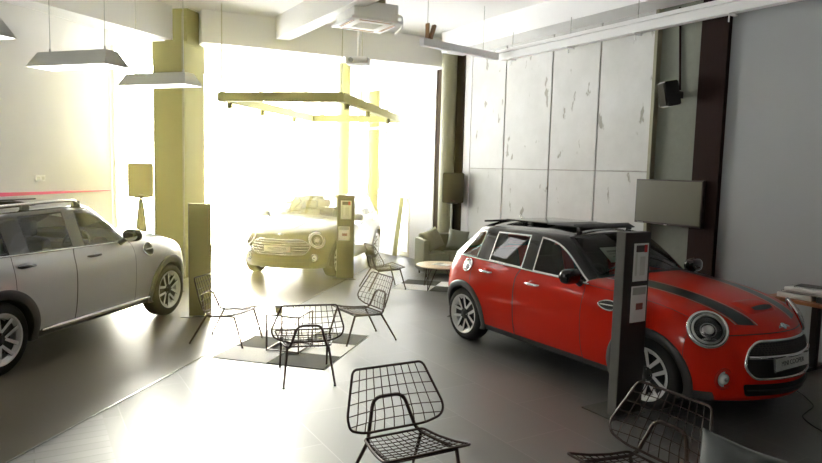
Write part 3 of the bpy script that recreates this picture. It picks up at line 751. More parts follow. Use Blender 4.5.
def make_body(P):
    """closed loft of the whole outer skin; face material index = which panel it belongs to"""
    sx, sz, sw = P['sx'], P['sz'], P['sw']
    bm = NB(); cr = bm.edges.layers.float.new('crease_edge')
    n = len(ST); rows = []
    def X(s, y, lev, x=None):
        if x is None:
            x = s['xc']+(s['xe']-s['xc'])*(abs(y)/s['hw'])**2
            if 'dx' in s: x += s['dx'][lev]
        return x*sx if x < 0 else x*P.get('sf', 1)
    h = P.get('hatch', 0)
    for k_, s in enumerate(ST):
        if k_ == 11 and h:
            s = dict(s); s['T'] = [s['T'][0]]+[(y, z, x+h) for y, z, x in s['T'][1:]]
        zb = s['zb']; half = []
        yb = s['S'][0][0]-.05
        for f in FR[::-1]: half.append((X(s, yb*f, 0), yb*f, zb))
        for k, (y, z) in enumerate(s['S']): half.append((X(s, y, k+1), y, z))
        for k, t in enumerate(s['T']): half.append((X(s, t[0], 5, t[2] if len(t) > 2 else None), t[0], t[1]))
        zz = lambda z: z*sz+P.get('lift', 0)
        L = [bm.verts.new((x, y*sw, zz(z))) for x, y, z in half]
        Rr = [v if i in (0, 13) else bm.verts.new((v.co.x, -v.co.y, v.co.z)) for i, v in enumerate(L)]
        rows.append((L, Rr))
    BODY, HOOD, FD, RD, ROOF, WS, SGF, SGR, QG, RW, PIL, CLAD, UNDER, FB, RB = range(15)
    def mat(i, j):
        if j < 4: return UNDER
        if j in (4,): return CLAD
        if j in (5, 6, 7, 8):
            if i == 0: return FB
            if i >= 12: return RB
            if 4 <= i <= 7: return FD if j >= 5 and not (j == 5 and False) else CLAD
            if 8 <= i <= 9: return RD
            return BODY
        if j == 9:
            if i < 4: return HOOD
            if i in (4, 5, 6): return SGF
            if i == 7: return PIL
            if i == 8: return SGR
            if i == 9: return PIL
            if i == 10: return QG
            return BODY if i >= 12 else PIL
        if j == 10:
            if i < 4: return HOOD
            return PIL if i < 12 else BODY
        if i < 4: return HOOD
        if i in (4, 5): return WS
        if i < 11: return ROOF
        if i == 11: return RW
        return RB
    for i in range(n-1):
        for j in range(13):
            for sd in (0, 1):
                A, B = rows[i][sd], rows[i+1][sd]
                q = [A[j], B[j], B[j+1], A[j+1]]
                if sd == 0: q = q[::-1]
                f = bm.faces.new(q); f.material_index = mat(i, j)
    # front and rear fascias: grid between left and right side columns
    for i, rev in ((0, False), (n-1, True)):
        s = ST[i]; L, Rr = rows[i]
        prev = L[4::-1]+Rr[1:5]              # bottom edge, left to right
        prev = [L[4], L[3], L[2], L[1], L[0], Rr[1], Rr[2], Rr[3], Rr[4]]
        for lev in range(1, 6):
            if lev < 5:
                y, z = s['S'][lev-1]; cur = [L[4+lev]]
                for k in range(1, 8):
                    f = FR[k] if k <= 4 else -FR[8-k]
                    cur.append(bm.verts.new((X(s, y*f, lev), y*f*sw, z*sz+P.get('lift', 0))))
                cur.append(Rr[4+lev])
            else:
                cur = [L[9], L[10], L[11], L[12], L[13], Rr[12], Rr[11], Rr[10], Rr[9]]
            for k in range(8):
                q = [prev[k], prev[k+1], cur[k+1], cur[k]]
                if rev: q = q[::-1]
                fc = bm.faces.new(q); fc.material_index = FB if i == 0 else RB
            prev = cur
    bm.normal_update(); bmesh.ops.recalc_face_normals(bm, faces=bm.faces)
    idx = {}
    for i, (L, Rr) in enumerate(rows):
        for sd, r_ in enumerate((L, Rr)):
            for j, v in enumerate(r_): idx.setdefault(v, (i, j, sd))
    for e in bm.edges:
        a, b = e.verts
        if a in idx and b in idx:
            (i, j, _), (k, l, _) = idx[a], idx[b]
            c = 0
            if j == l == 9: c = .55 if 4 <= min(i, k) <= 11 else .25
            if j == l == 10 and 4 <= min(i, k) <= 10: c = .5
            if j == l == 11 and 4 <= min(i, k) <= 6: c = .35
            if i == k == 4 and min(j, l) >= 9: c = .75
            if i == k == 6 and min(j, l) >= 11: c = .5
            if i == k and i in (7, 8, 9, 10) and min(j, l) == 9: c = .3
            if i == k == 11 and min(j, l) >= 9: c = .6
            if i == k == 12 and min(j, l) >= 9: c = .5
            if i == k == 0 and min(j, l) >= 9: c = .35
            if j == l == 4 and 0 < i < 13: c = .3
            e[cr] = c
    me = bpy.data.meshes.new('cage'); bm.to_mesh(me); bm.free()
    for k in range(15): me.materials.append(None)
    o = bpy.data.objects.new('cage', me); C.objects.link(o)
    m = o.modifiers.new('s', 'SUBSURF'); m.levels = 2; m.render_levels = 2
    # wheel wells cut out of the sides
    bm = NB(); rw = P['arch']
    for x in (0, -P['wb']):
        for sd in (-1, 1):
            cyl(bm, (x, sd*.52, P['r']), (x, sd*1.2, P['r']), rw, seg=56)
    for f in bm.faces: f.material_index = UNDER
    me2 = bpy.data.meshes.new('cut'); bm.to_mesh(me2); bm.free()
    for k in range(15): me2.materials.append(None)
    oc = bpy.data.objects.new('cut', me2); C.objects.link(oc)
    m = o.modifiers.new('b', 'BOOLEAN'); m.operation = 'DIFFERENCE'; m.object = oc; m.solver = 'EXACT'
    dg = bpy.context.evaluated_depsgraph_get(); dg.update()
    res = bpy.data.meshes.new_from_object(o.evaluated_get(dg))
    bpy.data.objects.remove(o); bpy.data.objects.remove(oc)
    return res

def car(P):
    root = thing('car', P['label'], 'car', (P['x'], P['y'], 0), P['yaw'], None)
    wb, r, hw = P['wb'], P['r'], .863*P['sw']
    SX, SZ, SW = P['sx'], P['sz'], P['sw']
    lift = P.get('lift', 0)
    fz = lambda z: z*SZ+lift
    fx = lambda x: x*SX if x < 0 else x*P.get('sf', 1)
    paint, roofm, clad = P['paint'], P['roof'], P['clad']
    full = make_body(P)
    bmf = NB(); bmf.from_mesh(full)
    bvh = BVHTree.FromBMesh(bmf)
    seam = black_plastic
    def piece(name, pred, mats, inset=0., ringmat=1, label=None):
        b = bmf.copy()
        bmesh.ops.delete(b, geom=[f for f in b.faces if not pred(f)], context='FACES')
        if not b.faces: b.free(); return None
        for f in b.faces: f.material_index = 0
        if inset:
            r_ = bmesh.ops.inset_region(b, faces=b.faces[:], thickness=inset, use_boundary=True, use_even_offset=True)
            for f in r_['faces']: f.material_index = ringmat
        o = link(name, b, mats, root, 42)
        if label: o['label'] = label
        return o
    mi = lambda *k: (lambda f: f.material_index in k)
    def sidef(k, s): return lambda f: f.material_index in k and f.calc_center_median().y*s > 0
    for s in (1, -1):
        piece('front_fender', lambda f, s=s: f.material_index == 0 and f.calc_center_median().y*s > 0 and f.calc_center_median().x > -1, [paint])
        piece('rear_quarter_panel', lambda f, s=s: f.material_index == 0 and f.calc_center_median().y*s > 0 and f.calc_center_median().x < -1, [paint])
        piece('sill_cladding', lambda f, s=s: f.material_index == 11 and f.calc_center_median().y*s > 0, [clad])
    piece('hood', mi(1), [paint, seam], .006)
    piece('front_bumper', mi(13), [paint, seam], .004)
    piece('rear_bumper', mi(14), [paint, seam], .004)
    piece('roof', mi(4, 10), [roofm], label=P.get('roof_label'))
    piece('windshield', mi(5), [shield_glass, black_plastic], .030)
    piece('rear_window', mi(9), [car_glass, black_plastic], .03)
    piece('underbody', mi(12), [black_plastic])
    for s in (1, -1):
        piece('front_door', sidef((2,), s), [paint, seam], .007)
        piece('rear_door', sidef((3,), s), [paint, seam], .007)
        piece('side_window', sidef((6,), s), [car_glass, P['trim']], .016)
        piece('side_window', sidef((7,), s), [car_glass, P['trim']], .016)
        piece('quarter_window', sidef((8,), s), [car_glass, black_plastic], .016)
    def hit(o, d):
        h = bvh.ray_cast(Vector(o), Vector(d).normalized())
        return (h[0], h[1]) if h[0] is not None else (None, None)
    def side_y(x, z, s):
        p, nrm = hit((x, s*2, z), (0, -s, 0))
        return p.y*s if p else None
    # plastic ring round each wheel arch
    for x in (0, -wb):
        for s in (1, -1):
            b = NB(); R1, R2 = P['arch']-.012, P['arch']+P['clw']
            rows = []; N = 40
            for k in range(N+1):
                a = R(-24)+R(228)*k/N
                row = []
                for rad, off in ((R1, -.07), (R1, .006), (R1+.012, .014), (R2-.012, .014), (R2, .004), (R2, -.02)):
                    px = x+math.cos(a)*rad; pz = r+math.sin(a)*rad
                    pz = max(pz, fz(.20))
                    y = side_y(x+math.cos(a)*max(rad, P['arch']+.012), max(r+math.sin(a)*max(rad, P['arch']+.012), fz(.25)), s)
                    if y is None or y < hw*.7: y = hw*.93
                    row.append(b.verts.new((px, s*(y+off), pz)))
                rows.append(row)
            for A, B in zip(rows, rows[1:]):
                for q in range(5):
                    f = (A[q], A[q+1], B[q+1], B[q]); b.faces.new(f)
            bmesh.ops.recalc_face_normals(b, faces=b.faces)
            link('wheel_arch', b, clad, root, 50)
    # wheels
    tw = P['tw']; rr = P['rim']
    for x in (0, -wb):
        for s in (1, -1):
            yo = hw-.045     # outer face of the tyre
            M = Matrix.Translation((x, s*yo, r)) @ (Matrix() if s > 0 else Matrix.Rotation(PI, 4, 'Z'))
            # local: +y points out of the car
            b = NB()
            lathe(b, [(rr, -tw), (rr+.02, -tw-.004), (r-.035, -tw-.002), (r-.008, -tw+.02), (r, -tw+.045), (r, -.045), (r-.008, -.02), (r-.035, .002), (rr+.02, .006), (rr, 0)], 'Y', 56, M)
            ty = link('tyre', b, tyre_mat, root, 40)
            b = NB()
            lathe(b, [(rr-.004, -tw), (rr-.03, -tw+.01), (rr-.045, -.03), (rr-.016, -.010), (rr-.010, .0), (rr+.004, .004), (rr+.006, -.004), (rr+.002, -.02), (rr, -tw)], 'Y', 56, M)
            rim = link('rim', b, wheel_silver, root, 40)
            b = NB(); lathe(b, [(rr-.05, -.085), (.0, -.085)], 'Y', 40, M); lathe(b, [(.0, -.12), (.15, -.12), (.15, -.10), (0, -.10)], 'Y', 40, M)
            link('brake_disc', b, black_plastic, rim, 40)
            b = NB(); c = NB()
            for k in range(5):
                a = 2*PI*k/5+P.get('spin', .3)
                T = M @ Matrix.Rotation(a, 4, 'Y')
                for q in (-1, 1):
                    # each pair of spokes opens toward the rim
                    w0, w1 = .014, .018
                    x0, x1 = q*.034, q*.056
                    p = [(x0-w0, .05), (x0+w0, .05), (x1+w1, rr-.012), (x1-w1, rr-.012)]
                    vs = []
                    for (px, pz), yy in zip(p, (-.024, -.024, -.010, -.010)):
                        vs.append((b.verts.new(T @ Vector((px, yy, pz))), b.verts.new(T @ Vector((px*1.02, yy-.038, pz)))))
                    b.faces.new([v[0] for v in vs]); b.faces.new([v[1] for v in vs][::-1])
                    for u in range(4):
                        f = b.faces.new((vs[u][0], vs[u][1], vs[(u+1) % 4][1], vs[(u+1) % 4][0])); f.material_index = 1
                # black web between the two spokes of a pair
                cv = [c.verts.new(T @ Vector(v)) for v in ((-.03, -.040, .05), (.03, -.040, .05), (.05, -.034, rr-.02), (-.05, -.034, rr-.02))]
                c.faces.new(cv)
            bmesh.ops.recalc_face_normals(b, faces=b.faces)
            link('spokes', b, [wheel_silver, black_plastic], rim)
            link('spoke_web', c, black_plastic, rim)
            b = NB(); lathe(b, [(0, -.010), (.026, -.011), (.03, -.014), (.062, -.020), (.066, -.045)], 'Y', 32, M); link('hub', b, black_plastic, rim, 40)
            b = NB()
            for k in range(5):
                a = 2*PI*k/5+.6; q = M @ Vector((math.cos(a)*.048, -.012, math.sin(a)*.048)); box(b, q, (.012, .016, .012))
            link('wheel_bolt', b, satin, rim)['kind'] = 'stuff'
    # helper: closed flat-ish patch hugging the skin.  pts are 3-D points to be cast along d
    def drape(pts2, d, off):
        out = []
        for p in pts2:
            q, nr = hit(p, d)
            out.append(q+nr*off if q else None)
        return out
    def ring_on(name, centre, u, v, ru, rv, mat, rad, par, off=.004, seg=40, n=48, pw=2.):
        """tube ring round centre in the plane of u and v"""
        b = NB(); P_ = []
        for k in range(n):
            a = 2*PI*k/n; P_.append(centre+u*math.cos(a)*ru+v*math.sin(a)*rv)
        tube(b, P_, rad, 10, True); return link(name, b, mat, par, 60)
    def dome(name, centre, u, v, w_, ru, rv, h, mat, par, n=40, rings=6, base=0.):
        b = NB(); prev = None
        for i in range(rings+1):
            t = i/rings; rr_ = math.cos(t*PI/2); hh = base+h*math.sin(t*PI/2)
            if i == rings: cur = [b.verts.new(centre+w_*hh)]
            else: cur = [b.verts.new(centre+u*math.cos(2*PI*k/n)*ru*rr_+v*math.sin(2*PI*k/n)*rv*rr_+w_*hh) for k in range(n)]
            if prev:
                for k in range(n):
                    if len(cur) == 1: b.faces.new((prev[k], prev[(k+1) % n], cur[0]))
                    else: b.faces.new((prev[k], prev[(k+1) % n], cur[(k+1) % n], cur[k]))
            prev = cur
        return link(name, b, mat, par, 60)
    # headlights and fog lamps
    for s in (1, -1):
        hx, hy, hz = P['head']
        p, nr = hit((2.0, s*hy, hz), (-1, 0, 0))
        w_ = Vector((.70, s*.56, .46)).normalized()
        c = p+w_*.004
        u = Vector((0, 0, 1)).cross(w_).normalized(); v = w_.cross(u)
        RU, RV = P['head_r']
        hl = ring_on('headlight', c, u, v, RU, RV, chrome, .016, root)
        dome('housing', c-w_*.012, u, v, w_, RU, RV, .010, black_gloss, hl)
        ring_on('light_ring', c+w_*.012, u, v, RU*.80, RV*.80, lamp_white, .010, hl)
        dome('projector_lens', c+w_*.010-v*.01, u, v, w_, RU*.46, RV*.46, .03, chrome, hl)
        dome('lens_centre', c+w_*.022-v*.01, u, v, w_, RU*.30, RV*.30, .026, lamp_white, hl)
        dome('reflector', c+w_*.012-v*(RV*.62), u, v, w_, RU*.40, RV*.14, .012, satin, hl)
        dome('cover_glass', c, u, v, w_, RU*.98, RV*.98, .045, lens_glass, hl)
        gx, gy, gz = P['fog']
        p, nr = hit((2.0, s*gy, gz), (-1, 0, 0))
        w_ = (nr*.5+Vector((1, s*.12, .0))).normalized(); c = p+nr*.004
        u = Vector((0, 0, 1)).cross(w_).normalized(); v = w_.cross(u)
        RF = P['fog_r']
        fg = ring_on('fog_lamp', c, u, v, RF, RF, chrome if P['kind'] != 'red' else red_lens, .014, root)
        dome('bowl', c-w_*.008, u, v, w_, RF, RF, .008, wheel_silver, fg)
        dome('lens', c+w_*.002-u*0, u, v, w_, RF*.62, RF*.62, .022, lamp_white, fg)
        dome('bulb_centre', c+w_*.012, u, v, w_, RF*.28, RF*.28, .016, print_dark, fg)
        # lamps at the back
        p, nr = hit((-5, s*.60*SW, fz(.80)), (1, 0, 0))
        if p:
            c = p+nr*.004; w_ = nr.normalized(); u = Vector((0, 0, 1)).cross(w_).normalized(); v = w_.cross(u)
            tl = ring_on('tail_light', c, u, v, .085, .13, chrome, .010, root); dome('red_lens', c, u, v, w_, .085, .13, .02, red_lens, tl)
    # grille: outline in the front view, cast back on to the nose
    def front_poly(poly, name, mat, off=.004, par=None, sub=7):
        """fills a convex outline (y, z) on the nose"""
        cy = sum(p[0] for p in poly)/len(poly); cz_ = sum(p[1] for p in poly)/len(poly)
        b = NB(); rings = []
        for i in range(sub+1):
            t = 1-i/sub
            ring = []
            for (y, z) in poly:
                q, nr = hit((2.5, cy+(y-cy)*t, cz_+(z-cz_)*t), (-1, 0, 0))
                ring.append(b.verts.new((q.x+off, q.y, q.z)))
            rings.append(ring)
        m = len(poly)
        for A, B in zip(rings, rings[1:]):
            for k in range(m): b.faces.new((A[k], A[(k+1) % m], B[(k+1) % m], B[k]))
        bmesh.ops.remove_doubles(b, verts=b.verts, dist=1e-5)
        return link(name, b, mat, par or root, 60)
    def front_line(pts, off=.01):
        out = []
        for y, z in pts:
            q, nr = hit((2.5, y, z), (-1, 0, 0)); out.append(Vector((q.x+off, y, z)))
        return out
    def outline(pts, rad, n=5): return [(p.x, p.y) for p in round_poly([(y, z, 0) for y, z in pts], rad, n)]
    def dense(poly, step=.04):
        out = []
        for (a, b_), (c, d) in zip(poly, poly[1:]+poly[:1]):
            k = max(1, int(math.hypot(c-a, d-b_)/step))
            for i in range(k): out.append((a+(c-a)*i/k, b_+(d-b_)*i/k))
        return out
    G = dense(outline([(y*SW, fz(z)) for y, z in P['grille']], P['grille_round']))
    g = front_poly(G, 'grille', black_plastic, .004)
    b = NB(); tube(b, front_line(G, .008), P['grille_tube'], 10, True); link('chrome_surround', b, chrome, g, 60)
    ys = [p[0] for p in G]
    def span(z):
        xs = []
        for (a, b_), (c, d) in zip(G, G[1:]+G[:1]):
            if (b_-z)*(d-z) <= 0 and b_ != d: xs.append(a+(c-a)*(z-b_)/(d-b_))
        return min(xs), max(xs)
    for z, rad, m in P['bars']:
        z = fz(z); y0, y1 = span(z)
        b = NB(); tube(b, front_line([(y0+.01+(y1-y0-.02)*k/14, z) for k in range(15)], .014), rad, 8); link('grille_bar', b, m, g, 60)
    if P['mesh']:
        b = NB()
        z0, z1 = [fz(z) for z in P['mesh']]
        for k in range(5):
            z = z0+(z1-z0)*(k+.5)/5; y0, y1 = span(z); tube(b, front_line([(y0+.02+(y1-y0-.04)*q/10, z) for q in range(11)], .009), .003, 5)
        for k in range(31):
            y = (-.44+.88*k/30)*SW
            for dz in (1, -1):
                try:
                    zA, zB = (z0, z1)
                    ya, yb = y-dz*.02, y+dz*.02
                    if span(zA)[0] < ya < span(zA)[1] and span(zB)[0] < yb < span(zB)[1]: tube(b, front_line([(ya, zA), (yb, zB)], .009), .0025, 5)
                except ValueError: pass
        o = link('grille_mesh', b, print_dark, g, 60); o['kind'] = 'stuff'
    if P.get('intake'):
        I = dense(outline([(y*SW, fz(z)) for y, z in P['intake']], .03))
        ik = front_poly(I, 'lower_intake', black_plastic, .004)
        b = NB()
        zs = [p[1] for p in I]; zm = (min(zs)+max(zs))/2
        tube(b, front_line([(-.45+.9*k/12, zm) for k in range(13)], .012), .006, 6); link('intake_bar', b, grey_plastic, ik, 60)
    # number plate, carried by the bumper
    py, pz = 0, fz(P['plate_z']); q, nr = hit((2.5, 0, pz), (-1, 0, 0))
    b = NB(); Mp = Matrix.Translation((q.x+.006, P.get('plate_y', 0), pz)) @ Matrix.Rotation(R(-6), 4, 'Y')
    box(b, (0, 0, 0), (.016, .50, .115), bev=.004); b.transform(Mp)
    pl = link('number_plate', b, black_plastic, root)
    b = NB(); box(b, (.009, 0, 0), (.003, .485, .10)); b.transform(Mp); link('plate_face', b, plate_white, pl)
    Mt = Mp @ Matrix(((0, 0, 1, .0112), (1, 0, 0, 0), (0, 1, 0, 0), (0, 0, 0, 1)))
    text_mesh('lettering', 'MINI COOPER', .054, plate_text, pl, Mt)
    b = NB(); box(b, (-.022, 0, -.01), (.035, .3, .05)); b.transform(Mp); link('plate_bracket', b, black_plastic, pl)
    # winged badge at the hood lip
    q, nr = hit((.685*P.get('sf', 1), 0, 3), (0, 0, -1))
    if q:
        q2, nr2 = hit((2.5, 0, q.z-.05), (-1, 0, 0)); nz = (nr+nr2*.6).normalized(); c = q+nz*.012
        u = Vector((0, 1, 0)); v = nz.cross(u)
        e = dome('badge', c, u, v, nz, .030, .030, .010, chrome, root)
        for s in (1, -1):
            b = NB()
            vs = [b.verts.new(c+u*s*a+v*t_) for a, t_ in ((.028, -.010), (.085, -.016), (.07, 0), (.05, .010), (.028, .012))]
            f = b.faces.new(vs if s > 0 else vs[::-1])
            bmesh.ops.solidify(b, geom=b.faces[:], thickness=.006); link('badge_wing', b, chrome, e)
    # door handles, mirrors, side scuttles, fuel cap
    for s in (1, -1):
        for hx, hz in P['handles']:
            y = side_y(fx(hx), fz(hz), s)
            b = NB(); c = Vector((fx(hx), s*(y+.004), fz(hz)))
            M = Matrix.Translation(c); u = Vector((1, 0, 0)); v = Vector((0, 0, 1)); w_ = Vector((0, s, 0))
            h0 = dome('door_handle', c-w_*.004, u, v, w_, .055, .042, .008, paint, root, 28, 4)
            tube(b, [c+Vector((-.095, 0, 0)), c+Vector((-.08, s*.028, 0)), c+Vector((0, s*.036, .002)), c+Vector((.08, s*.028, 0)), c+Vector((.095, 0, 0))], [.009, .014, .015, .014, .009], 10)
            link('handle_grip', b, P['handle_mat'], h0, 60)
        mx_, mz = fx(P['mirror'][0]), fz(P['mirror'][1])
        ym = side_y(mx_, fz(.935), s) or hw*.9
        b = NB(); tube(b, [(mx_, s*(ym-.02), fz(.95)), (mx_, s*(ym+.03), fz(.975)), (mx_, s*(ym+.10), mz-.03)], [.035, .028, .03], 12)
        mr = link('mirror', b, black_plastic, root, 60)
        cm = Vector((mx_+.01, s*(ym+.145), mz))
        b = NB(); bmesh.ops.create_icosphere(b, subdivisions=4, radius=1)
        for v in b.verts:
            x_, y_, z_ = v.co; pw = lambda t: math.copysign(abs(t)**.72, t)
            v.co = cm+Vector((pw(x_)*.066 if x_ > 0 else pw(x_)*.045, pw(y_)*.115*1.0, pw(z_)*.074))
        link('mirror_cap', b, P['mirror_mat'], mr, 60)
        b = NB(); dome_c = cm+Vector((-.046, 0, 0))
        link('mirror_face', b, chrome, mr) if False else b.free()
        dome('mirror_glass', dome_c, Vector((0, 1, 0)), Vector((0, 0, 1)), Vector((-1, 0, 0)), .10, .062, .004, chrome, mr, 28, 2)
        # side scuttle on the front wing
        x0, z0 = P['scuttle']; x0 = fx(x0); z0 = fz(z0)
        b = NB(); P_ = []
        for k in range(24):
            a = 2*PI*k/24; px = x0+math.cos(a)*.13*P.get('sc', 1); pz = z0+math.sin(a)*.032*(1.25+.35*math.cos(a))*P.get('sch', 1)
            y = side_y(px, pz, s) or hw; P_.append(Vector((px, s*(y+.006), pz)))
        sc = link('side_scuttle', tube(b, P_, .008, 8, True) or b, satin, root, 60)
        b = NB(); ct = b.verts.new((x0, s*((side_y(x0, z0, s) or hw)+.005), z0)); vs = [b.verts.new(p-Vector((0, s*.002, 0))) for p in P_]
        for k in range(24): b.faces.new((vs[k], vs[(k+1) % 24], ct))
        bmesh.ops.recalc_face_normals(b, faces=b.faces); link('scuttle_inlay', b, black_gloss, sc, 60)
        b = NB(); tube(b, [Vector((x0-.07, s*((side_y(x0-.07, z0, s) or hw)+.012), z0)), Vector((x0+.08, s*((side_y(x0+.08, z0, s) or hw)+.012), z0+.006))], .008, 8); link('indicator_bar', b, satin, sc, 60)
        # bright strip along the belt line under the side glass
        b = NB(); L_ = []
        for k in range(27):
            x_ = fx(-.70)+(fx(-2.72)-fx(-.70))*k/26
            zz = fz(.958+(.992-.958)*k/26)
            y = side_y(x_, zz, s)
            if y: L_.append((x_, s*(y+.002), zz+.004))
        tube(b, L_, .009, 8); link('belt_trim', b, P['belt_mat'], root, 60)
    if P.get('fuel'):
        x0, z0 = fx(P['fuel'][0]), fz(P['fuel'][1])
        p, nr = hit((x0, -2, z0), (0, 1, 0)); u = Vector((1, 0, 0)); v = nr.cross(u).normalized(); u = v.cross(nr)
        f = ring_on('fuel_cap', p+nr*.004, u, v, .075, .075, satin, .009, root); dome('cap', p+nr*.001, u, v, nr, .062, .062, .018, chrome, f)
    # interior: seats, dash, wheel
    def seat(x, y, wd=.48):
        b = NB(); box(b, (fx(x), y, fz(.50)), (.50, wd, .18), bev=.05)
        st = link('seat', b, seat_cloth, root, 50)
        b = NB(); box(b, (fx(x)-.27, y, fz(.80)), (.15, wd*.94, .58), Matrix.Rotation(R(-14), 3, 'Y'), bev=.05); link('seat_back', b, seat_cloth, st, 50)
        b = NB(); box(b, (fx(x)-.375, y, fz(1.17)), (.10, wd*.52, .17), bev=.035); link('head_rest', b, seat_cloth, st, 50)
    seat(-1.40, .36); seat(-1.40, -.36); seat(-2.15, .36, .52); seat(-2.15, -.36, .52)
    b = NB(); box(b, (fx(-.86), 0, fz(.86)), (.32, 1.34*SW, .20), bev=.05); dsh = link('dashboard', b, seat_cloth, root, 50)
    b = NB(); c = Vector((fx(-1.06), -.36, fz(.92))); ax = Vector((-.9, 0, .43)).normalized(); u = Vector((0, 1, 0)); v = ax.cross(u)
    tube(b, [c+u*math.cos(2*PI*k/32)*.18+v*math.sin(2*PI*k/32)*.18 for k in range(32)], .015, 10, True)
    sw_ = link('steering_wheel', b, black_plastic, root, 60)
    b = NB(); cyl(b, c, c-ax*.16, .05, .04, 16); box(b, c, (.03, .34, .03)); link('steering_hub', b, black_plastic, sw_, 50)
    # wipers
    for y0 in (.42, -.18):
        q0, n0 = hit((fx(-.66), y0*SW, 3), (0, 0, -1)); q1, n1 = hit((fx(-.72), (y0-.42)*SW, 3), (0, 0, -1))
        b = NB()
        pts = []
        for k in range(8):
            t_ = k/7; q_, n_ = hit((fx(-.655-.06*t_), (y0-.45*t_)*SW, 3), (0, 0, -1)); pts.append(q_+n_*.02)
        tube(b, pts, .007, 6); link('wiper', b, black_plastic, root, 60)
    P['extra'](root, hit, fx, fz, side_y, drape, dome, front_line, front_poly)
    bmf.free()
    return root

def top_strip(name, par, hit, x0, x1, y0, y1, mat, off=.003, n=22, taper=1.):
    """band lying on the upper skin between two pairs of (y) edges"""
    b = NB(); rows = []
    for k in range(n+1):
        t_ = k/n; row = []
        for q in range(5):
            f = q/4; ya = y0[0]+(y0[1]-y0[0])*t_; yb = y1[0]+(y1[1]-y1[0])*t_
            y = ya+(yb-ya)*f
            p, nr = hit((x0(y)+(x1(y)-x0(y))*t_, y, 3), (0, 0, -1))
            row.append(b.verts.new(p+nr*off))
        rows.append(row)
    for A, B in zip(rows, rows[1:]):
        for q in range(4): b.faces.new((A[q], A[q+1], B[q+1], B[q]))
    bmesh.ops.recalc_face_normals(b, faces=b.faces)
    return link(name, b, mat, par, 60)

def red_extra(root, hit, fx, fz, side_y, drape, dome, front_line, front_poly):
    xf = lambda y: .66-.30*(y/.7)**2
    xb = lambda y: -.50-.20*(y/.7)**2
    for s in (1, -1):
        st = top_strip('hood_stripe', root, hit, xf, xb, (s*.27, s*.40), (s*.42, s*.58), stripe_black)
        top_strip('stripe_edge', st, hit, xf, xb, (s*.250, s*.378), (s*.262, s*.392), stripe_line)
        top_strip('stripe_edge', st, hit, xf, xb, (s*.428, s*.588), (s*.440, s*.602), stripe_line)
    # hood scoop
    b = NB(); c, n_ = hit((.43, 0, 3), (0, 0, -1)); rows = []
    for i in range(9):
        row = []
        for j in range(13):
            u, v = -1+2*i/8, -1+2*j/12
            x_, y_ = (.43+u*.10), v*.20
            p, nr = hit((x_, y_, 3), (0, 0, -1))
            e = max(0, (1-u*u)*(1-v**4))**.5
            row.append(b.verts.new(p+Vector((.02*e, 0, .026*e))))
        rows.append(row)
    for A, B in zip(rows, rows[1:]):
        for q in range(12): b.faces.new((A[q], A[q+1], B[q+1], B[q]))
    bmesh.ops.recalc_face_normals(b, faces=b.faces)
    sc = link('hood_scoop', b, red_paint, root, 60)
    b = NB(); vs = []
    for x_, y_ in [(.472, -.145), (.505, -.135), (.518, -.06), (.520, 0), (.518, .06), (.505, .135), (.472, .145), (.468, .06), (.467, 0), (.468, -.06)]:
        p, nr = hit((x_, y_, 3), (0, 0, -1)); u = (x_-.43)/.10; e = max(0, (1-u*u)*(1-(y_/.2)**4))**.5
        vs.append(b.verts.new(p+Vector((.02*e+.004, 0, .026*e+.004))))
    b.faces.new(vs); bmesh.ops.recalc_face_normals(b, faces=b.faces); link('scoop_opening', b, black_plastic, sc, 60)
    # opened glass sunroof: slid-back panel over the rear, tilted deflector in front
    b = NB(); box(b, (-2.02, 0, 1.434), (.70, .76, .020), Matrix.Rotation(R(-.5), 3, 'Y'), bev=.008); sr = link('sunroof_panel', b, black_gloss, root, 50)
    b = NB()
    for s in (1, -1):
        box(b, (-1.95, s*.38, 1.425), (.06, .03, .03)); 
    link('sunroof_slide', b, black_plastic, sr)
    b = NB(); box(b, (-1.22, 0, 1.445), (.10, .84, .012), Matrix.Rotation(R(22), 3, 'Y'), bev=.004)
    df = link('wind_deflector', b, black_plastic, root, 50)
    b = NB()
    for s in (1, -1): box(b, (-1.22, s*.38, 1.425), (.05, .03, .05))
    link('deflector_arm', b, black_plastic, df)
    b = NB(); box(b, (-1.48, 0, 1.436), (.40, .78, .012), bev=.004); link('sunroof_frame', b, black_plastic, root, 50)
    # roof spoiler over the hatch
    b = NB(); box(b, (-2.60, 0, 1.398), (.16, .92, .026), Matrix.Rotation(R(-6), 3, 'Y'), bev=.012); link('roof_spoiler', b, black_gloss, root, 50)
    # roof aerial
    b = NB(); cyl(b, (-2.46, 0, 1.40), (-2.56, 0, 1.47), .022, .008, 12); link('aerial', b, satin, root, 50)

def paper_on_dash(car_root):
    M0 = Matrix.Translation(car_root.location) @ Matrix.Rotation(car_root.rotation_euler.z, 4, 'Z')
    tt = thing('window_sign', 'white printed sheet held behind the windshield of the red car', 'sign', M0 @ Vector((-.855, -.20, 1.20)), car_root.rotation_euler.z)
    b = NB(); box(b, (0, 0, 0), (.006, .38, .20)); M = Matrix.Rotation(R(-52), 4, 'Y'); b.transform(M); link('sheet', b, paper, tt)
    b = NB()
    for k, (w_, h_) in enumerate(((.28, .026), (.28, .010), (.22, .010))):
        box(b, (.0045, 0, .04-.035*k), (.002, w_, h_))
    b.transform(M); link('print', b, print_grey, tt)

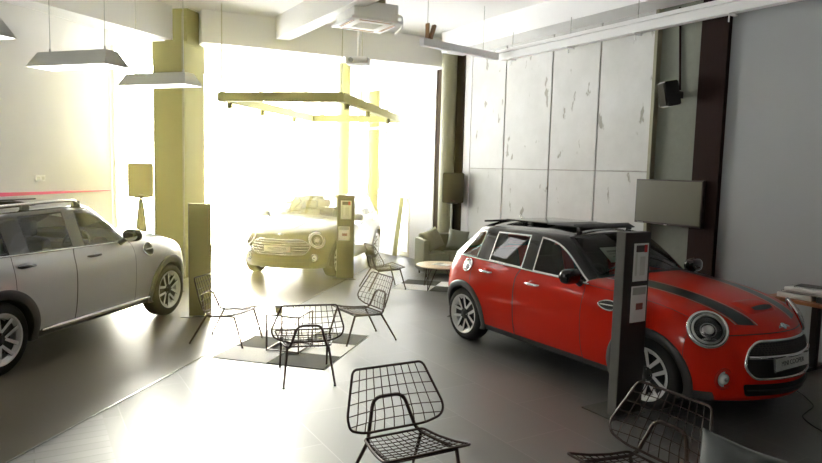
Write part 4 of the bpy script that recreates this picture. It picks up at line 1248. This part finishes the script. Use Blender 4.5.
red = car(dict(kind='red', label='bright red five-door hatchback with black roof and hood stripes, in front of the television',
    x=5.302, y=3.632, yaw=R(-88.3), wb=2.567, r=.308, rim=.226, tw=.205, arch=.345, clw=.062, sx=1., sz=1., sw=1.,
    paint=red_paint, roof=black_gloss, clad=grey_plastic, trim=satin, belt_mat=satin, handle_mat=chrome, mirror_mat=black_gloss,
    head=(.42, .655, .775), head_r=(.150, .142), fog=(.6, .60, .40), fog_r=.074,
    grille=[(-.35, .695), (.35, .695), (.44, .62), (.475, .50), (.40, .405), (-.40, .405), (-.475, .50), (-.44, .62)], grille_round=.05, grille_tube=.013,
    bars=[(.575, .017, chrome)], mesh=(.595, .675), plate_z=.525, plate_y=-.04,
    intake=[(-.48, .362), (.48, .362), (.45, .262), (-.45, .262)],
    handles=((-1.39, .855), (-2.14, .875)), mirror=(-.80, 1.035), scuttle=(-.42, .825), sc=.75, hatch=.24, fuel=(-2.50, .90), extra=red_extra))
paper_on_dash(red)

def silver_extra(root, hit, fx, fz, side_y, drape, dome, front_line, front_poly):
    for s in (1, -1):      # roof rails on short feet
        b = NB(); L_ = []
        for k in range(15):
            x_ = fx(-1.25)+(fx(-2.72)-fx(-1.25))*k/14
            p, nr = hit((x_, s*.60, 3), (0, 0, -1)); L_.append(p+Vector((0, 0, .052 if 0 < k < 14 else .005)))
        tube(b, L_, .016, 10); rl = link('roof_rail', b, satin, root, 60); rl['label'] = 'satin silver roof rail'
        for x_ in (fx(-1.32), fx(-2.0), fx(-2.64)):
            p, nr = hit((x_, s*.60, 3), (0, 0, -1)); b = NB(); box(b, p+Vector((0, 0, .024)), (.10, .03, .05), bev=.006); link('rail_foot', b, black_plastic, rl)
        # bright strip along the sill
        b = NB(); L_ = []
        for k in range(9):
            x_ = -.46+(-2.20+.46)*k/8; y = side_y(x_, fz(.30), s); L_.append((x_, s*(y+.012), fz(.275)))
        tube(b, L_, [.012]+[.026]*7+[.012], 10); link('side_step', b, satin, root, 60)
    b = NB(); box(b, (fx(-2.0), 0, fz(1.437)+.012), (.75, .80, .016), bev=.006); link('sunroof_panel', b, black_gloss, root, 50)
silver = car(dict(kind='silver', label='silver-white crossover with black roof and rails, cut off at the left edge',
    x=.962, y=9.425, yaw=R(47), wb=2.67, r=.342, rim=.240, tw=.215, arch=.385, clw=.075, sx=1.04, sf=1.02, sz=1.07, lift=.03, sw=1.05,
    paint=silver_paint, roof=black_gloss, clad=grey_plastic, trim=black_plastic, belt_mat=satin, handle_mat=black_gloss, mirror_mat=black_gloss,
    head=(.42, .60, .80), head_r=(.12, .14), fog=(.6, .58, .44), fog_r=.06,
    grille=[(-.40, .74), (.40, .74), (.50, .65), (.42, .46), (-.42, .46), (-.50, .65)], grille_round=.06, grille_tube=.013,
    bars=[(.66, .010, chrome), (.60, .010, chrome), (.54, .010, chrome)], mesh=None, plate_z=.50, intake=[(-.55, .37), (.55, .37), (.48, .26), (-.48, .26)],
    handles=((-1.39, .88), (-2.28, .89)), mirror=(-.90, 1.045), scuttle=(-.46, .84), sch=1.9, sc=.8, extra=silver_extra))

def bronze_extra(root, hit, fx, fz, side_y, drape, dome, front_line, front_poly):
    xf = lambda y: .60-.25*(y/.7)**2
    xb = lambda y: -.45-.2*(y/.7)**2
    for s in (1, -1):      # raised crease lines of the hood
        b = NB(); pts = []
        for k in range(14):
            t_ = k/13; p, nr = hit((.5-.95*t_, s*(.20+.26*t_), 3), (0, 0, -1)); pts.append(p+nr*.001)
        tube(b, pts, .006, 8); link('hood_crease', b, bronze_paint, root, 60)
        b = NB(); L_ = []
        for k in range(12):
            x_ = fx(-1.25)+(fx(-2.72)-fx(-1.25))*k/11; p, nr = hit((x_, s*.585, 3), (0, 0, -1)); L_.append(p+Vector((0, 0, .035 if 0 < k < 11 else .004)))
        tube(b, L_, .013, 10); link('roof_rail', b, satin, root, 60)
bronze = car(dict(kind='bronze', label='dark bronze estate car facing left, under the hanging lighting frame by the windows',
    x=4.262, y=11.384, yaw=R(-132.6), wb=2.67, r=.318, rim=.235, tw=.21, arch=.355, clw=.05, sx=1.04, sf=1.0, sz=1.012, sw=1.04,
    paint=bronze_paint, roof=bronze_paint, clad=black_plastic, trim=satin, belt_mat=satin, handle_mat=satin, mirror_mat=silver_paint,
    head=(.42, .62, .70), head_r=(.142, .148), fog=(.6, .60, .40), fog_r=.062,
    grille=[(-.40, .70), (.40, .70), (.54, .60), (.45, .45), (-.45, .45), (-.54, .60)], grille_round=.07, grille_tube=.014,
    bars=[(.665, .010, chrome), (.62, .010, chrome), (.575, .010, chrome), (.53, .010, chrome), (.485, .010, chrome)], mesh=None, plate_z=.55,
    intake=[(-.58, .38), (.58, .38), (.52, .26), (-.52, .26)],
    handles=((-1.39, .87), (-2.18, .89)), mirror=(-.80, 1.03), scuttle=(-.50, .84), extra=bronze_extra))

# ------------------------------------------------------------------ camera and light
cam = bpy.data.cameras.new('camera'); co = bpy.data.objects.new('camera', cam); C.objects.link(co)
f_px, pit, rol, cz = 650.15, .0958, .0257, 1.992
yaw = R(30.7)
fw = Vector((math.sin(yaw)*math.cos(pit), math.cos(yaw)*math.cos(pit), -math.sin(pit)))
rt = Vector((math.cos(yaw), -math.sin(yaw), 0)); up = rt.cross(fw)
r2 = rt*math.cos(rol)+up*math.sin(rol); u2 = up*math.cos(rol)-rt*math.sin(rol)
co.matrix_world = Matrix(((r2.x, u2.x, -fw.x, 0), (r2.y, u2.y, -fw.y, 0), (r2.z, u2.z, -fw.z, cz), (0, 0, 0, 1)))
cam.sensor_width = 36; cam.lens = f_px/822*36; cam.clip_start = .05; cam.clip_end = 300
scn.camera = co

w = bpy.data.worlds.new('sky'); scn.world = w; w.use_nodes = True
nt = w.node_tree; n = nt.nodes; l = nt.links
bg = n['Background']; bg.inputs[1].default_value = 1.0
tc = n.new('ShaderNodeTexCoord'); dp = n.new('ShaderNodeVectorMath'); dp.operation = 'DOT_PRODUCT'
sd = Vector((.30, .985, math.tan(R(13)))).normalized(); dp.inputs[1].default_value = sd
nrm = n.new('ShaderNodeVectorMath'); nrm.operation = 'NORMALIZE'; l.new(tc.outputs['Generated'], nrm.inputs[0]); l.new(nrm.outputs[0], dp.inputs[0])
cl = n.new('ShaderNodeMath'); cl.operation = 'MAXIMUM'; cl.inputs[1].default_value = 0; l.new(dp.outputs['Value'], cl.inputs[0])
pw = n.new('ShaderNodeMath'); pw.operation = 'POWER'; pw.inputs[1].default_value = 24; l.new(cl.outputs[0], pw.inputs[0])
mx = n.new('ShaderNodeMix'); mx.data_type = 'RGBA'; mx.clamp_factor = True
SKY, SUN = (6.6, 6.5, 6.2), (105, 98, 79)      # pale overcast sky and the sun burning through it behind the far windows
mx.inputs[7].default_value = (*SUN, 1)
sx = n.new('ShaderNodeSeparateXYZ'); l.new(nrm.outputs[0], sx.inputs[0])
gr = n.new('ShaderNodeMapRange'); gr.inputs[1].default_value = -.05; gr.inputs[2].default_value = .0; l.new(sx.outputs[2], gr.inputs[0])
gm = n.new('ShaderNodeMix'); gm.data_type = 'RGBA'; gm.inputs[6].default_value = (13, 12.8, 12.2, 1); gm.inputs[7].default_value = (*SKY, 1)   # brighter glow below the horizon, added to lift the ceiling
l.new(gr.outputs[0], gm.inputs[0]); l.new(gm.outputs[2], mx.inputs[6]); mx.inputs[7].default_value = (*SUN, 1)
l.new(pw.outputs[0], mx.inputs[0]); l.new(mx.outputs[2], bg.inputs[0])
# thin haze volume added to give the golden glare veil of the windows
m = bpy.data.materials.new('glare_haze'); m.use_nodes = True
n = m.node_tree.nodes; n.clear(); o = n.new('ShaderNodeOutputMaterial'); v = n.new('ShaderNodeVolumeScatter')
v.inputs['Color'].default_value = (1, .87, .28, 1); v.inputs['Density'].default_value = .014; v.inputs['Anisotropy'].default_value = .55
m.node_tree.links.new(v.outputs[0], o.inputs['Volume'])
bm = NB(); lo = [(-1.5, 9.9), (1.36, 12.8), (7.3, 18.75), (7.3, 11.2), (6.2, 8.6), (3.9, 6.4), (2.4, 4.8), (.2, 5.4)]
prism(bm, lo, .03, 4.58); bmesh.ops.recalc_face_normals(bm, faces=bm.faces)
hz = link('haze', bm, m); hz['kind'] = 'stuff'; tag(hz, 'thin golden haze added for the glare of the bright windows', 'haze')
scn.view_settings.view_transform = 'Standard'; scn.view_settings.look = 'None'; scn.view_settings.gamma = 1; scn.view_settings.use_curve_mapping = False
scn.view_settings.exposure = 0.97
scn.cycles.max_bounces = 10; scn.cycles.diffuse_bounces = 5; scn.cycles.glossy_bounces = 4; scn.cycles.transparent_max_bounces = 16
scn.cycles.sample_clamp_indirect = 6
scn.cycles.use_denoising = True
